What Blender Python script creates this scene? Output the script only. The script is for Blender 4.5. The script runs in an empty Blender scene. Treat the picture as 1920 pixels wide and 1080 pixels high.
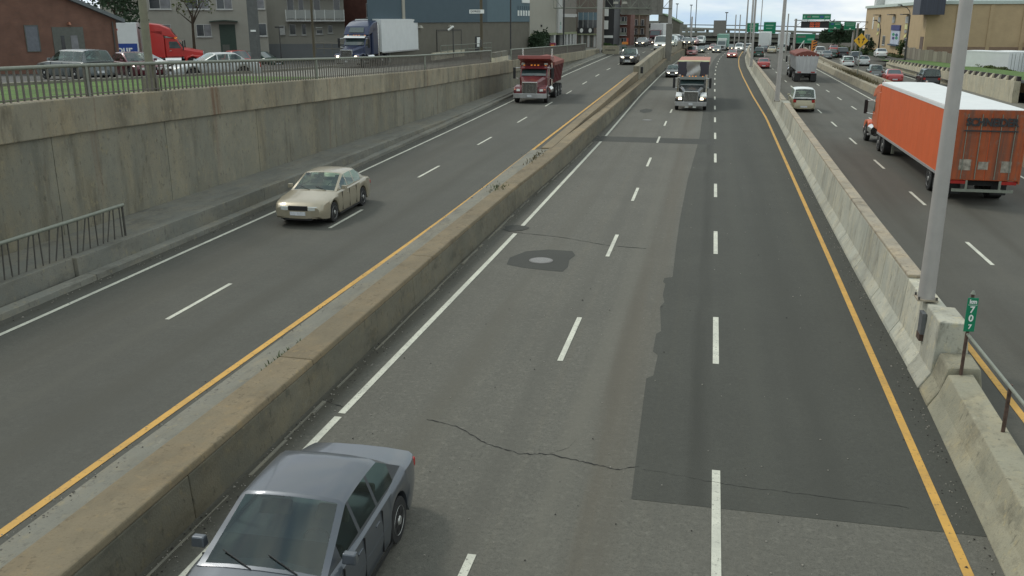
import bpy, math, random
from mathutils import Vector, Matrix, noise as mnoise
random.seed(7)
R = math.radians
PI = math.pi
sc = bpy.context.scene
COL = sc.collection

# ------------------------------------------------------------------ camera
cam_d = bpy.data.cameras.new("camera")
cam = bpy.data.objects.new("camera", cam_d)
COL.objects.link(cam)
cam.location = (0, 0, 7.0)
cam.rotation_euler = (R(90 - 16.5445), 0, R(12.125))
cam_d.sensor_width = 36.0
cam_d.lens = 36.0 * 1700 / 1920
cam_d.clip_start = 0.1
cam_d.clip_end = 9000
sc.camera = cam

# ------------------------------------------------------------------ sky
SUN_EL, SUN_AZ = 48, -62      # azimuth measured from +Y towards +X: the sun stands ahead on the left
w = bpy.data.worlds.new("World")
sc.world = w
w.use_nodes = True
nt = w.node_tree
for n in list(nt.nodes): nt.nodes.remove(n)
def N(t, k, **kw):
    n = t.nodes.new(k)
    for a, b in kw.items(): setattr(n, a, b)
    return n
def LK(t, a, b): t.links.new(a, b)
out = N(nt, 'ShaderNodeOutputWorld')
bg = N(nt, 'ShaderNodeBackground'); bg.inputs[1].default_value = 1.0
tc = N(nt, 'ShaderNodeTexCoord')
sp = N(nt, 'ShaderNodeSeparateXYZ'); LK(nt, tc.outputs['Generated'], sp.inputs[0])
zc = N(nt, 'ShaderNodeMath', operation='MAXIMUM'); LK(nt, sp.outputs[2], zc.inputs[0]); zc.inputs[1].default_value = 0.04
cb = N(nt, 'ShaderNodeCombineXYZ'); LK(nt, sp.outputs[0], cb.inputs[0]); LK(nt, sp.outputs[1], cb.inputs[1]); LK(nt, zc.outputs[0], cb.inputs[2])
sky = N(nt, 'ShaderNodeTexSky', sky_type='NISHITA'); sky.sun_disc = False
sky.sun_elevation = R(SUN_EL); sky.sun_rotation = R(SUN_AZ)
zk = N(nt, 'ShaderNodeMath', operation='ADD'); LK(nt, zc.outputs[0], zk.inputs[0]); zk.inputs[1].default_value = .30; LK(nt, zk.outputs[0], cb.inputs[2]); LK(nt, cb.outputs[0], sky.inputs[0])
skm = N(nt, 'ShaderNodeVectorMath', operation='SCALE'); LK(nt, sky.outputs[0], skm.inputs[0]); skm.inputs['Scale'].default_value = 0.15 * 1.35
za = N(nt, 'ShaderNodeMath', operation='ADD'); LK(nt, zc.outputs[0], za.inputs[0]); za.inputs[1].default_value = 0.22
dx = N(nt, 'ShaderNodeMath', operation='DIVIDE'); LK(nt, sp.outputs[0], dx.inputs[0]); LK(nt, za.outputs[0], dx.inputs[1])
dy = N(nt, 'ShaderNodeMath', operation='DIVIDE'); LK(nt, sp.outputs[1], dy.inputs[0]); LK(nt, za.outputs[0], dy.inputs[1])
cv = N(nt, 'ShaderNodeCombineXYZ'); zs_ = N(nt, 'ShaderNodeMath', operation='MULTIPLY'); LK(nt, sp.outputs[2], zs_.inputs[0]); zs_.inputs[1].default_value = 4.5
LK(nt, sp.outputs[0], cv.inputs[0]); LK(nt, sp.outputs[1], cv.inputs[1]); LK(nt, zs_.outputs[0], cv.inputs[2])
cn = N(nt, 'ShaderNodeTexNoise'); cn.inputs['Scale'].default_value = 4.2; cn.inputs['Detail'].default_value = 7; cn.inputs['Roughness'].default_value = .6
LK(nt, cv.outputs[0], cn.inputs['Vector'])
cr = N(nt, 'ShaderNodeValToRGB'); cr.color_ramp.elements[0].position = .36; cr.color_ramp.elements[1].position = .56
cr.color_ramp.elements[0].color = (.45, .45, .45, 1); cr.color_ramp.elements[1].color = (1, 1, 1, 1)
LK(nt, cn.outputs[0], cr.inputs[0])
cn2 = N(nt, 'ShaderNodeTexNoise'); cn2.inputs['Scale'].default_value = 5.5; cn2.inputs['Detail'].default_value = 5
LK(nt, cv.outputs[0], cn2.inputs['Vector'])
cc = N(nt, 'ShaderNodeMixRGB'); cc.inputs[1].default_value = (.90, 1.08, 1.10, 1); cc.inputs[2].default_value = (1.30, 1.34, 1.28, 1)
cr2 = N(nt, 'ShaderNodeValToRGB'); cr2.color_ramp.elements[0].position = .38; cr2.color_ramp.elements[1].position = .6
LK(nt, cn2.outputs[0], cr2.inputs[0]); LK(nt, cr2.outputs[0], cc.inputs[0])
mx = N(nt, 'ShaderNodeMixRGB'); LK(nt, cr.outputs[0], mx.inputs[0]); LK(nt, skm.outputs[0], mx.inputs[1]); LK(nt, cc.outputs[0], mx.inputs[2])
LK(nt, mx.outputs[0], bg.inputs[0]); LK(nt, bg.outputs[0], out.inputs[0])

# ------------------------------------------------------------------ sun (veiled by cloud)
sd = bpy.data.lights.new("sun", 'SUN'); sd.energy = 1.5; sd.angle = R(10); sd.color = (1, .95, .86)
so = bpy.data.objects.new("sun", sd); COL.objects.link(so)
dv = Vector((math.sin(R(SUN_AZ)) * math.cos(R(SUN_EL)), math.cos(R(SUN_AZ)) * math.cos(R(SUN_EL)), math.sin(R(SUN_EL))))
so.rotation_euler = dv.to_track_quat('Z', 'Y').to_euler()
so.location = dv * 100
sc.view_settings.view_transform = 'Standard'
sc.view_settings.look = 'None'
sc.view_settings.exposure = -0.32
sc.view_settings.gamma = 1.0

# ------------------------------------------------------------------ materials
MC = {}
def mat(name, col, rough=.7, metal=0., var=.12, scale=6., stretch=(1, 1, 1), layers=(), bump=0., bscale=60., emit=None, es=0., spec=None, coat=0., trans=0.):
    """procedural: base colour broken up by noise, then optional layers
    (stretch, scale, colour, low, high, strength) mixed over it"""
    if name in MC: return MC[name]
    m = bpy.data.materials.new(name); m.use_nodes = True
    t = m.node_tree
    p = t.nodes['Principled BSDF']
    p.inputs['Roughness'].default_value = rough
    p.inputs['Metallic'].default_value = metal
    if spec is not None: p.inputs['Specular IOR Level'].default_value = spec
    if coat: p.inputs['Coat Weight'].default_value = coat; p.inputs['Coat Roughness'].default_value = .08
    tcn = N(t, 'ShaderNodeTexCoord')
    def nz(st, s, det=4, ro=.55):
        mp = N(t, 'ShaderNodeMapping'); LK(t, tcn.outputs['Object'], mp.inputs[0]); mp.inputs['Scale'].default_value = st
        n = N(t, 'ShaderNodeTexNoise'); n.inputs['Scale'].default_value = s; n.inputs['Detail'].default_value = det; n.inputs['Roughness'].default_value = ro
        LK(t, mp.outputs[0], n.inputs['Vector']); return n.outputs[0]
    a = nz(stretch, scale)
    r = N(t, 'ShaderNodeValToRGB'); LK(t, a, r.inputs[0])
    r.color_ramp.elements[0].position = .3; r.color_ramp.elements[1].position = .7
    r.color_ramp.elements[0].color = (*[c * (1 - var) for c in col], 1)
    r.color_ramp.elements[1].color = (*[min(1, c * (1 + var)) for c in col], 1)
    cur = r.outputs[0]
    for (st, s, c2, lo, hi, k) in layers:
        nn = nz(st, s, 6, .65)
        rr = N(t, 'ShaderNodeMapRange'); LK(t, nn, rr.inputs[0])
        rr.inputs[1].default_value = lo; rr.inputs[2].default_value = hi; rr.inputs[3].default_value = 0; rr.inputs[4].default_value = k
        mm = N(t, 'ShaderNodeMixRGB'); LK(t, rr.outputs[0], mm.inputs[0]); LK(t, cur, mm.inputs[1]); mm.inputs[2].default_value = (*c2, 1)
        cur = mm.outputs[0]
    LK(t, cur, p.inputs['Base Color'])
    if bump:
        b = N(t, 'ShaderNodeBump'); b.inputs['Strength'].default_value = bump; b.inputs['Distance'].default_value = .02
        LK(t, nz((1, 1, 1), bscale, 5), b.inputs['Height']); LK(t, b.outputs[0], p.inputs['Normal'])
    if emit:
        p.inputs['Emission Color'].default_value = (*emit, 1); p.inputs['Emission Strength'].default_value = es
    MC[name] = m
    return m

# asphalt: aggregate speckle, long wheel-track streaks, stains
def asphalt(name, c, streak=.35, spk=.35, tracks=()):
    k = lambda f: tuple(x * f for x in c)
    m = mat(name, c, .88, var=.10, scale=.35, layers=(
        ((1.6, .035, 1), 1.0, k(.80), .52, .72, streak),
        ((2.2, .02, 1), .8, tuple(x * y for x, y in zip(c, (1.25, 1.18, 1.08))), .54, .74, streak),
        ((1, 1, 1), 42., k(.55), .50, .68, spk),
        ((1, 1, 1), 16., k(.60), .50, .66, spk),
        ((1, 1, 1), 9., k(1.40), .52, .68, spk * .8), ((1, 1, 1), 3., k(.82), .50, .62, spk * .7),
        ((1, 1, 1), 60., k(2.2), .58, .70, spk * .8),
        ((1, .6, 1), .22, k(.78), .50, .70, .5)), bump=.3, bscale=55)
    # oil drips and tyre polish run along the lanes: soft bands with ragged strength
    t = m.node_tree; p = t.nodes['Principled BSDF']; cur = p.inputs['Base Color'].links[0].from_socket
    tcn = N(t, 'ShaderNodeTexCoord'); sx = N(t, 'ShaderNodeSeparateXYZ'); LK(t, tcn.outputs['Object'], sx.inputs[0])
    mp = N(t, 'ShaderNodeMapping'); LK(t, tcn.outputs['Object'], mp.inputs[0]); mp.inputs['Scale'].default_value = (1.5, .09, 1)
    nn = N(t, 'ShaderNodeTexNoise'); nn.inputs['Scale'].default_value = 1.0; nn.inputs['Detail'].default_value = 5; LK(t, mp.outputs[0], nn.inputs['Vector'])
    wob = N(t, 'ShaderNodeMath', operation='MULTIPLY_ADD'); LK(t, nn.outputs[0], wob.inputs[0]); wob.inputs[1].default_value = .5; LK(t, sx.outputs[0], wob.inputs[2])
    for xc, hw_, f3, kk in tracks:
        d = N(t, 'ShaderNodeMath', operation='SUBTRACT'); LK(t, wob.outputs[0], d.inputs[0]); d.inputs[1].default_value = xc + .25
        a = N(t, 'ShaderNodeMath', operation='ABSOLUTE'); LK(t, d.outputs[0], a.inputs[0])
        r = N(t, 'ShaderNodeMapRange', interpolation_type='SMOOTHSTEP'); LK(t, a.outputs[0], r.inputs[0]); r.inputs[1].default_value = hw_; r.inputs[2].default_value = hw_ * .15; r.inputs[3].default_value = 0; r.inputs[4].default_value = kk
        q = N(t, 'ShaderNodeMath', operation='MULTIPLY'); LK(t, r.outputs[0], q.inputs[0])
        nr = N(t, 'ShaderNodeMapRange'); LK(t, nn.outputs[0], nr.inputs[0]); nr.inputs[1].default_value = .3; nr.inputs[2].default_value = .6; LK(t, nr.outputs[0], q.inputs[1])
        mm = N(t, 'ShaderNodeMixRGB'); LK(t, q.outputs[0], mm.inputs[0]); LK(t, cur, mm.inputs[1]); mm.inputs[2].default_value = (c[0] * f3[0], c[1] * f3[1], c[2] * f3[2], 1); cur = mm.outputs[0]
    LK(t, cur, p.inputs['Base Color'])
    return m
M_ASM = asphalt('asphalt_middle', (.119, .115, .095), .6, .8, tracks=((-1.25, .6, (.88, .80, .72), .6), (-1.5, .25, (.78, .72, .66), .5), (-3.0, .35, (.72, .72, .72), .5), (-4.6, .5, (.80, .78, .74), .6), (-1.9, .4, (1.15, 1.13, 1.1), .6), (-6.75, .3, (.5, .48, .42), .9)))
M_ASL = asphalt('asphalt_left', (.085, .084, .070), .5, .4, tracks=((-10.1, .6, (.80, .79, .76), .8), (-13.0, .6, (.82, .81, .78), .8), (-11.5, .4, (1.15, 1.13, 1.1), .5), (-14.9, .35, (.6, .58, .52), .8)))
M_ASR = asphalt('asphalt_right', (.088, .085, .070), .5, .4, tracks=((7.2, .65, (.72, .70, .66), .85), (10.0, .65, (.72, .70, .66), .85), (13.0, .6, (.72, .70, .66), .85), (8.5, .4, (1.15, 1.13, 1.1), .5), (20.5, .7, (.75, .73, .7), .8)))
M_PATCH = asphalt('asphalt_new_lane', (.060, .061, .050), .5, .5, tracks=((.15, .28, (.62, .62, .60), .8), (2.1, .7, (.80, .80, .79), .9), (1.2, .35, (1.12, 1.12, 1.1), .5), (3.2, .3, (1.1, 1.1, 1.08), .5)))
M_DARKP = asphalt('asphalt_patch', (.050, .051, .043), .2, .2)
M_TRACK = asphalt('asphalt_worn_seam', (.098, .086, .066), .4, .3)
M_STREET = asphalt('asphalt_street', (.085, .085, .078), .3, .2)
def concrete(name, c, warm=(1.1, 1., .85), dark=.55, st=(1, 1, .12), rust=0.):
    k = lambda f: tuple(x * f for x in c)
    L = [(st, .55, k(dark), .48, .66, .8), (st, 2.2, k(dark * .8), .54, .68, .75), (st, 1.2, tuple(x * y * 1.2 for x, y in zip(c, warm)), .50, .68, .5), (st, 4.5, tuple(x * 1.35 for x in c), .60, .74, .6), ((1, 1, .5), 3.1, k(.35), .62, .70, .6), ((1, 1, .45), 9., k(.38), .585, .66, .65), ((1, 1, .8), 6., tuple(x * y for x, y in zip(c, (1.35, 1.22, .95))), .56, .66, .5), ((1, 1, .7), .8, tuple(x * y for x, y in zip(c, (.85, .9, .95))), .48, .58, .5), ((1, 1, 1), 24., k(.5), .56, .66, .4),
         ((1, 1, 1), 5., k(.7), .55, .75, .4), ((1, 1, 1), 45., k(.6), .58, .8, .3)]
    if rust: L.append(((1, 1, .06), 1.3, (.16, .06, .025), .60, .70, rust))
    m = mat(name, c, .92, var=.12, scale=1.3, layers=L, bump=.45, bscale=28)
    t = m.node_tree; p = t.nodes['Principled BSDF']; cur = p.inputs['Base Color'].links[0].from_socket      # every cast panel has its own tone
    oi = N(t, 'ShaderNodeObjectInfo'); mr = N(t, 'ShaderNodeMapRange'); LK(t, oi.outputs['Random'], mr.inputs[0]); mr.inputs[3].default_value = .86; mr.inputs[4].default_value = 1.12
    vm = N(t, 'ShaderNodeVectorMath', operation='SCALE'); LK(t, cur, vm.inputs[0]); LK(t, mr.outputs[0], vm.inputs['Scale']); LK(t, vm.outputs[0], p.inputs['Base Color'])
    return m
M_WALL = concrete('retaining_wall_concrete', (.23, .217, .168), dark=.50, st=(.6, .6, .10), rust=.25)
M_COPE = concrete('coping_concrete', (.31, .275, .20), dark=.48, st=(.8, .8, .22), rust=.6)
M_WALK = concrete('walkway_concrete', (.205, .20, .168), st=(1, .3, 1), dark=.7)
M_BARF = concrete('barrier_face_concrete', (.185, .17, .125), dark=.5, st=(1, .35, 1))
M_BART = concrete('barrier_top_concrete', (.235, .188, .118), dark=.75, st=(1, .4, 1))
M_GUT = concrete('gutter_concrete', (.215, .205, .165), st=(1, .3, 1), dark=.75)
M_JERS = concrete('jersey_concrete', (.43, .42, .345), dark=.62, st=(1, 1, .3))
M_JTOP = concrete('jersey_top_concrete', (.33, .285, .215), dark=.5, st=(1, 1, 1))
M_LOWW = concrete('old_wall_concrete', (.29, .27, .195), dark=.7, st=(1, .6, 1))
M_PALEW = concrete('pale_wall_concrete', (.52, .48, .36), dark=.7, st=(.8, .8, .15))
M_MED = concrete('median_concrete', (.30, .27, .20), dark=.65, st=(1, .3, 1))
M_FARC = concrete('overpass_concrete', (.24, .24, .205), dark=.8, st=(.2, 1, .5))
M_WHITE = mat('road_paint_white', (.62, .62, .52), .7, var=.06, scale=3, layers=(((1, 1, 1), 14., (.13, .13, .11), .58, .64, .85), ((1, 1, 1), 60., (.25, .25, .2), .54, .66, .6), ((1, 1, 1), 1.2, (.42, .42, .36), .45, .65, .7)))
M_YEL = mat('road_paint_yellow', (.60, .34, .07), .7, var=.08, scale=3, layers=(((1, 1, 1), 14., (.14, .11, .06), .58, .65, .8), ((1, 1, 1), 1.3, (.42, .25, .07), .45, .65, .7)))
M_CRACK = mat('crack_filler', (.02, .02, .018), .95)
M_GRASS = mat('grass', (.075, .145, .022), .95, var=.35, scale=1.2, layers=(((1, 1, 1), 14., (.035, .06, .015), .5, .7, .7), ((1, 1, 1), .5, (.13, .13, .05), .55, .7, .6)), bump=.8, bscale=30)
M_GROUND = mat('far_ground', (.10, .10, .075), .95, var=.3, scale=.05)
M_GALV = mat('grey_painted_steel', (.235, .25, .205), .55, .3, var=.12, scale=9)
M_DKSTEEL = mat('dark_weathered_steel', (.09, .085, .075), .6, .4, var=.2, scale=9)
M_RUST = mat('rusty_steel', (.10, .065, .05), .8, .3, var=.35, scale=14)
M_POLE = mat('pole_aluminium', (.42, .40, .375), .5, .25, var=.06, scale=3)
M_POLED = mat('dark_pole', (.035, .035, .035), .6)
M_WOODP = mat('wood_pole', (.10, .085, .055), .9, var=.25, scale=4, stretch=(1, 1, .1))
M_GPOLE = mat('grey_concrete_pole', (.12, .125, .12), .9, var=.15, scale=3)
M_TYRE = mat('tyre_rubber', (.018, .018, .018), .85)
M_RIM = mat('rim_alloy', (.45, .45, .43), .35, .7)
M_RIMD = mat('rim_steel_dark', (.10, .10, .10), .5, .6)
M_CHROME = mat('chrome', (.75, .75, .73), .15, 1.0, var=.03)
M_GLASS = mat('vehicle_glass', (.035, .055, .055), .06, 0, var=.1, spec=.9, coat=.6)
M_GLASSL = mat('vehicle_glass_light', (.17, .25, .24), .08, 0, var=.25, scale=2., spec=.9, coat=.6)
def clear_glass(name, tint, k):
    m = bpy.data.materials.new(name); m.use_nodes = True; t = m.node_tree
    for n in list(t.nodes): t.nodes.remove(n)
    o = N(t, 'ShaderNodeOutputMaterial'); mx_ = N(t, 'ShaderNodeMixShader'); tr = N(t, 'ShaderNodeBsdfTransparent'); gl = N(t, 'ShaderNodeBsdfGlossy'); fr = N(t, 'ShaderNodeFresnel'); ad = N(t, 'ShaderNodeMath', operation='ADD')
    tr.inputs[0].default_value = (*tint, 1); gl.inputs[0].default_value = (.85, .95, .93, 1); gl.inputs['Roughness'].default_value = .03; fr.inputs[0].default_value = 1.55; ad.inputs[1].default_value = k
    LK(t, fr.outputs[0], ad.inputs[0]); LK(t, ad.outputs[0], mx_.inputs[0]); LK(t, tr.outputs[0], mx_.inputs[1]); LK(t, gl.outputs[0], mx_.inputs[2]); LK(t, mx_.outputs[0], o.inputs[0]); return m
M_GLASST = clear_glass('clear_vehicle_glass', (.66, .78, .74), .035)
M_SEAT = mat('seat_fabric_grey', (.085, .082, .075), .9)
M_BLACK = mat('black_plastic', (.015, .015, .015), .6)
M_UNDER = mat('chassis_dark', (.02, .02, .02), .9)
M_LAMP = mat('headlamp_lit', (.9, .85, .7), .2, emit=(1., .88, .62), es=5.)
M_LAMPW = mat('headlamp_unlit', (.6, .62, .58), .12, spec=.9)
M_AMBER = mat('amber_lamp', (.8, .28, .04), .3, emit=(1, .35, .05), es=.8)
M_TAIL = mat('tail_lamp', (.35, .02, .015), .25)
M_PLATE = mat('licence_plate', (.62, .64, .66), .5, var=.2, scale=25)
M_ALUM = mat('aluminium_panel', (.50, .50, .50), .35, .5, var=.12, scale=3, stretch=(1, 3, .3))
M_TRAILW = mat('trailer_white', (.70, .72, .71), .5, var=.04, scale=2)
M_SIGNG = mat('sign_green', (.0, .20, .095), .5, var=.06)
M_SIGNW = mat('sign_white', (.80, .82, .78), .5, var=.04)
M_SIGNB = mat('sign_back', (.20, .19, .165), .7, var=.12, scale=3)
M_SIGNY = mat('sign_yellow', (.75, .42, .02), .5, var=.05)
M_SIGNO = mat('sign_orange', (.70, .24, .04), .5, var=.1)
M_BLKSIGN = mat('sign_black', (.03, .03, .032), .6)
M_LED = mat('led_orange_red', (.6, .1, .03), .5, emit=(1., .16, .05), es=.7)
M_WIN = mat('building_glass', (.045, .05, .055), .12, spec=.8, var=.4, scale=.8)
M_WINL = mat('building_glass_curtained', (.20, .20, .21), .3, var=.3, scale=1.5)
M_FRAME = mat('window_frame_pale', (.50, .50, .48), .6)
M_BRICKG = mat('garage_brick', (.17, .088, .062), .9, var=.2, scale=1.2, layers=(((.6, .6, 9), 3., (.115, .075, .06), .5, .6, .5),))
M_BRICKR = mat('red_brick', (.15, .065, .05), .9, var=.2, scale=1.5)
M_BRICKB = mat('brown_brick', (.14, .10, .075), .9, var=.2, scale=1.5)
M_STUCCO = mat('cream_stucco', (.34, .325, .28), .9, var=.05, scale=1, layers=(((1, 1, .2), .8, (.24, .23, .20), .55, .75, .5),))
M_STUCCG = mat('grey_base_stucco', (.20, .21, .215), .9, var=.06, scale=1)
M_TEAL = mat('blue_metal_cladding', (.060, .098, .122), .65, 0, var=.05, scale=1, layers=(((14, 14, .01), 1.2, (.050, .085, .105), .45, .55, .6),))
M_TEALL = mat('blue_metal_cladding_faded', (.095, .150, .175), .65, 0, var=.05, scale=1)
M_BLOCK = mat('tan_concrete_block', (.155, .145, .115), .9, var=.10, scale=1, layers=(((3, 3, 30), 1.0, (.13, .12, .10), .45, .6, .5),))
M_PALEB = mat('pale_grey_cladding', (.37, .355, .30), .8, var=.04, scale=.6)
M_YB = mat('yellow_brick', (.46, .345, .20), .88, var=.07, scale=.7, layers=(((1, 1, 6), 2., (.40, .30, .18), .5, .65, .5),))
M_TRIM = mat('pale_green_trim', (.48, .55, .49), .6, var=.05)
M_DOORG = mat('grey_door', (.11, .115, .10), .7)
M_GREEND = mat('green_door', (.035, .06, .045), .6)
M_ROOFD = mat('dark_roof', (.055, .06, .058), .8)

# ------------------------------------------------------------------ mesh helpers
class MB:
    def __init__(s): s.v = []; s.f = []; s.m = []
    def poly(s, pts, m=0):
        b = len(s.v); s.v += [tuple(p) for p in pts]; s.f.append(tuple(range(b, b + len(pts)))); s.m.append(m); return s
    def grid(s, rings, close=True, caps=True, m=0):
        b = len(s.v); n = len(rings[0])
        for r in rings: s.v += [tuple(p) for p in r]
        for i in range(len(rings) - 1):
            for j in range(n if close else n - 1):
                k = (j + 1) % n
                s.f.append((b + i * n + j, b + i * n + k, b + (i + 1) * n + k, b + (i + 1) * n + j)); s.m.append(m)
        if caps:
            s.f.append(tuple(b + j for j in reversed(range(n)))); s.m.append(m)
            e = b + (len(rings) - 1) * n
            s.f.append(tuple(e + j for j in range(n))); s.m.append(m)
        return s
    def box(s, x0, x1, y0, y1, z0, z1, m=0):
        return s.grid([[(x0, y0, z0), (x1, y0, z0), (x1, y1, z0), (x0, y1, z0)], [(x0, y0, z1), (x1, y0, z1), (x1, y1, z1), (x0, y1, z1)]], m=m)
    def frus(s, a, b, z0, z1, m=0):   # a, b = (x0,x1,y0,y1) rectangles at z0 and z1
        q = lambda r, z: [(r[0], r[2], z), (r[1], r[2], z), (r[1], r[3], z), (r[0], r[3], z)]
        return s.grid([q(a, z0), q(b, z1)], m=m)
    def tube(s, p0, p1, r0, r1=None, n=10, m=0, caps=True):
        r1 = r0 if r1 is None else r1
        p0 = Vector(p0); p1 = Vector(p1); d = (p1 - p0).normalized()
        a = d.orthogonal().normalized(); b = d.cross(a)
        ring = lambda p, r: [p + a * (r * math.cos(2 * PI * i / n)) + b * (r * math.sin(2 * PI * i / n)) for i in range(n)]
        return s.grid([ring(p0, r0), ring(p1, r1)], caps=caps, m=m)
    def path(s, pts, r, n=8, m=0):
        for a, b in zip(pts, pts[1:]): s.tube(a, b, r, n=n, m=m)
        return s
    def lathe_x(s, prof, cx, cy, cz, n=20, m=0):   # prof = (x, radius) swept about the X axis
        return s.grid([[(cx + x, cy + r * math.cos(2 * PI * i / n), cz + r * math.sin(2 * PI * i / n)) for i in range(n)] for x, r in prof], m=m)
    def prism_x(s, prof, x0, x1, m=0, sx=None):      # prof = (y,z) outline swept along X
        return s.grid([[(x0, y, z) for y, z in prof], [(x1, y, z) for y, z in prof]], m=m)
    def disc(s, c, r, n=14, axis='y', rz=None, m=0):
        rz = rz or r
        if axis == 'y': return s.poly([(c[0] + r * math.cos(2 * PI * i / n), c[1], c[2] + rz * math.sin(2 * PI * i / n)) for i in range(n)], m)
        if axis == 'z': return s.poly([(c[0] + r * math.cos(2 * PI * i / n), c[1] + rz * math.sin(2 * PI * i / n), c[2]) for i in range(n)], m)
    def build(s, name, ms, parent=None, smooth=None, bevel=0, loc=None, rz=None):
        me = bpy.data.meshes.new(name); me.from_pydata(s.v, [], s.f)
        if not isinstance(ms, (list, tuple)): ms = [ms]
        for q in ms: me.materials.append(q)
        if any(s.m): me.polygons.foreach_set('material_index', s.m)
        me.validate()
        import bmesh
        bm = bmesh.new(); bm.from_mesh(me)
        bmesh.ops.remove_doubles(bm, verts=bm.verts, dist=1e-5) if bevel or smooth else None
        bmesh.ops.recalc_face_normals(bm, faces=bm.faces); bm.to_mesh(me); bm.free()
        if smooth:
            me.polygons.foreach_set('use_smooth', [True] * len(me.polygons))
            me.set_sharp_from_angle(angle=R(smooth))
        o = bpy.data.objects.new(name, me); COL.objects.link(o)
        if parent: o.parent = parent
        if loc: o.location = loc
        if rz is not None: o.rotation_euler.z = rz
        if bevel:
            b = o.modifiers.new('bevel', 'BEVEL'); b.width = bevel; b.segments = 2; b.limit_method = 'ANGLE'; b.angle_limit = R(40)
        return o
def tag(o, label, cat, group=None, kind=None):
    if label: o['label'] = label
    if cat: o['category'] = cat
    if group: o['group'] = group
    if kind: o['kind'] = kind
    return o
def thing(name, label, cat, loc=(0, 0, 0), rz=0., group=None):
    o = bpy.data.objects.new(name, None); COL.objects.link(o); o.empty_display_size = .3
    o.location = loc; o.rotation_euler.z = rz
    return tag(o, label, cat, group)
def struct(o):
    o['kind'] = 'structure'; return o
def text(name, s, size, m, parent, loc, rot, ext=.004, bold=0., sx=1.):
    cu = bpy.data.curves.new(name, 'FONT'); cu.body = s; cu.size = size; cu.extrude = ext; cu.align_x = 'CENTER'; cu.align_y = 'CENTER'; cu.offset = bold
    t = bpy.data.objects.new(name, cu); COL.objects.link(t)
    dg = bpy.context.evaluated_depsgraph_get(); me = bpy.data.meshes.new_from_object(t.evaluated_get(dg))
    bpy.data.objects.remove(t)
    me.materials.clear(); me.materials.append(m)
    o = bpy.data.objects.new(name, me); COL.objects.link(o); o.parent = parent; o.location = loc; o.rotation_euler = rot; o.scale = (sx, 1, 1)
    return o
def tab(t):
    def f(Y):
        if Y <= t[0][0]: return t[0][1]
        for (a, b), (c, d) in zip(t, t[1:]):
            if Y <= c:
                return b + (d - b) * (Y - a) / (c - a)
        return t[-1][1]
    return f
def rng(a, b, st):
    n = max(1, int(round((b - a) / st)))
    return [a + (b - a) * i / n for i in range(n + 1)]

# ------------------------------------------------------------------ alignment of the roads
cC = tab([(120, 0), (145, .18), (165, .6), (182, 1.1), (200, 1.95), (219, 2.95), (240, 4.2), (260, 5.7), (310, 9.8)])
zM = tab([(215, 0), (235, -.4), (260, -1.8), (285, -3.8), (300, -4.6), (330, -4.8)])
def zL(Y):
    if Y < 24: return .58
    if Y < 36: return .58 + .0149 * (Y - 24) ** 2 / 24
    if Y < 160: return .58 + .0149 * (Y - 30)
    return max(1.0, .58 + .0149 * 130 - .018 * (Y - 160)) if Y < 240 else max(-4.6, 1.08 - .09 * (Y - 240))
def zW(Y): return max(1.2, zL(Y) + .22)
zS = tab([(21, 4.9), (30, 4.65), (41, 4.32), (53, 4.0), (70, 3.75), (80, 3.6), (101, 3.27), (117, 3.07), (144, 2.7), (170, 2.4), (235, 1.4), (300, 0)])
zT = tab([(21, 4.75), (30, 4.35), (42, 4.0), (50, 3.62), (60, 3.25), (75, 2.88), (95, 2.72), (120, 2.62), (144, 2.55), (170, 2.35), (235, 1.35), (300, 0)])
def zR(Y): return .3 if Y < 200 else .3 + zM(Y)
cL = tab([(100, 0), (120, .3), (138, .7), (160, 1.2), (200, 2.5), (240, 4.8), (300, 10.)])
wallX = tab([(5, -17.75), (18, -17.5), (35, -17.3), (50, -17.1), (62, -16.9), (75, -16.4), (105, -16.3), (135, -16.1)])
kerbX = lambda Y: -15.05 + cL(Y) * .9
def sheet(name, xl, xr, zf, ys, m, nx=1, parent=None):
    b = MB(); rows = []
    for y in ys:
        a, c = xl(y), xr(y); rows.append([(a + (c - a) * i / nx, y, zf(y)) for i in range(nx + 1)])
    b.grid(rows, close=False, caps=False)
    return b.build(name, m, parent)
def sweep(name, prof, ys, m, parent=None, smooth=None, bevel=0):   # prof(Y) -> closed (x,z) outline
    return MB().grid([[(x, y, z) for x, z in prof(y)] for y in ys]).build(name, m, parent, smooth=smooth, bevel=bevel)
YS = rng(-6, 120, 4) + rng(124, 320, 6)
K = lambda c: (lambda Y: c)
jb = tab([(9, 4.06), (11, 4.12), (19, 4.38), (27, 4.38), (35, 4.43), (67, 4.75), (114, 5.0), (175, 4.85), (215, 4.8)])
# ground: one far sheet below and beyond everything, and the two raised sides
g = MB().grid([[(x, y, z) for x in (-3500, -60, 60, 3500)] for y, z in ((-400, -9.), (330, -9.), (700, -15.), (6000, -95.))], close=False, caps=False)
struct(g.build('ground', M_GROUND))
struct(sheet('middle_road', lambda Y: -7.0 + cC(Y), lambda Y: 5.25 + cC(Y), zM, YS, M_ASM, 4))
struct(sheet('left_road', lambda Y: kerbX(Y) - .02, lambda Y: -8.45 if Y < 38 else -7.93 + cC(Y), lambda Y: zL(Y), YS, M_ASL, 4))
struct(sheet('right_road', lambda Y: 5.2 + cC(Y), lambda Y: 15.6 + cC(Y), zM, YS, M_ASR, 4))
struct(sheet('far_right_road', lambda Y: 17.2 + cC(Y), lambda Y: 23.8 + .5 * cC(Y) + max(0, (Y - 140) * .16), lambda Y: zR(Y), YS, M_ASR, 4))
struct(sheet('street_terrain', K(-400), lambda Y: -24.9 + max(0, Y - 60) * .035 + cL(Y) * .9, zT, YS, M_STREET, 12))
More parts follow.
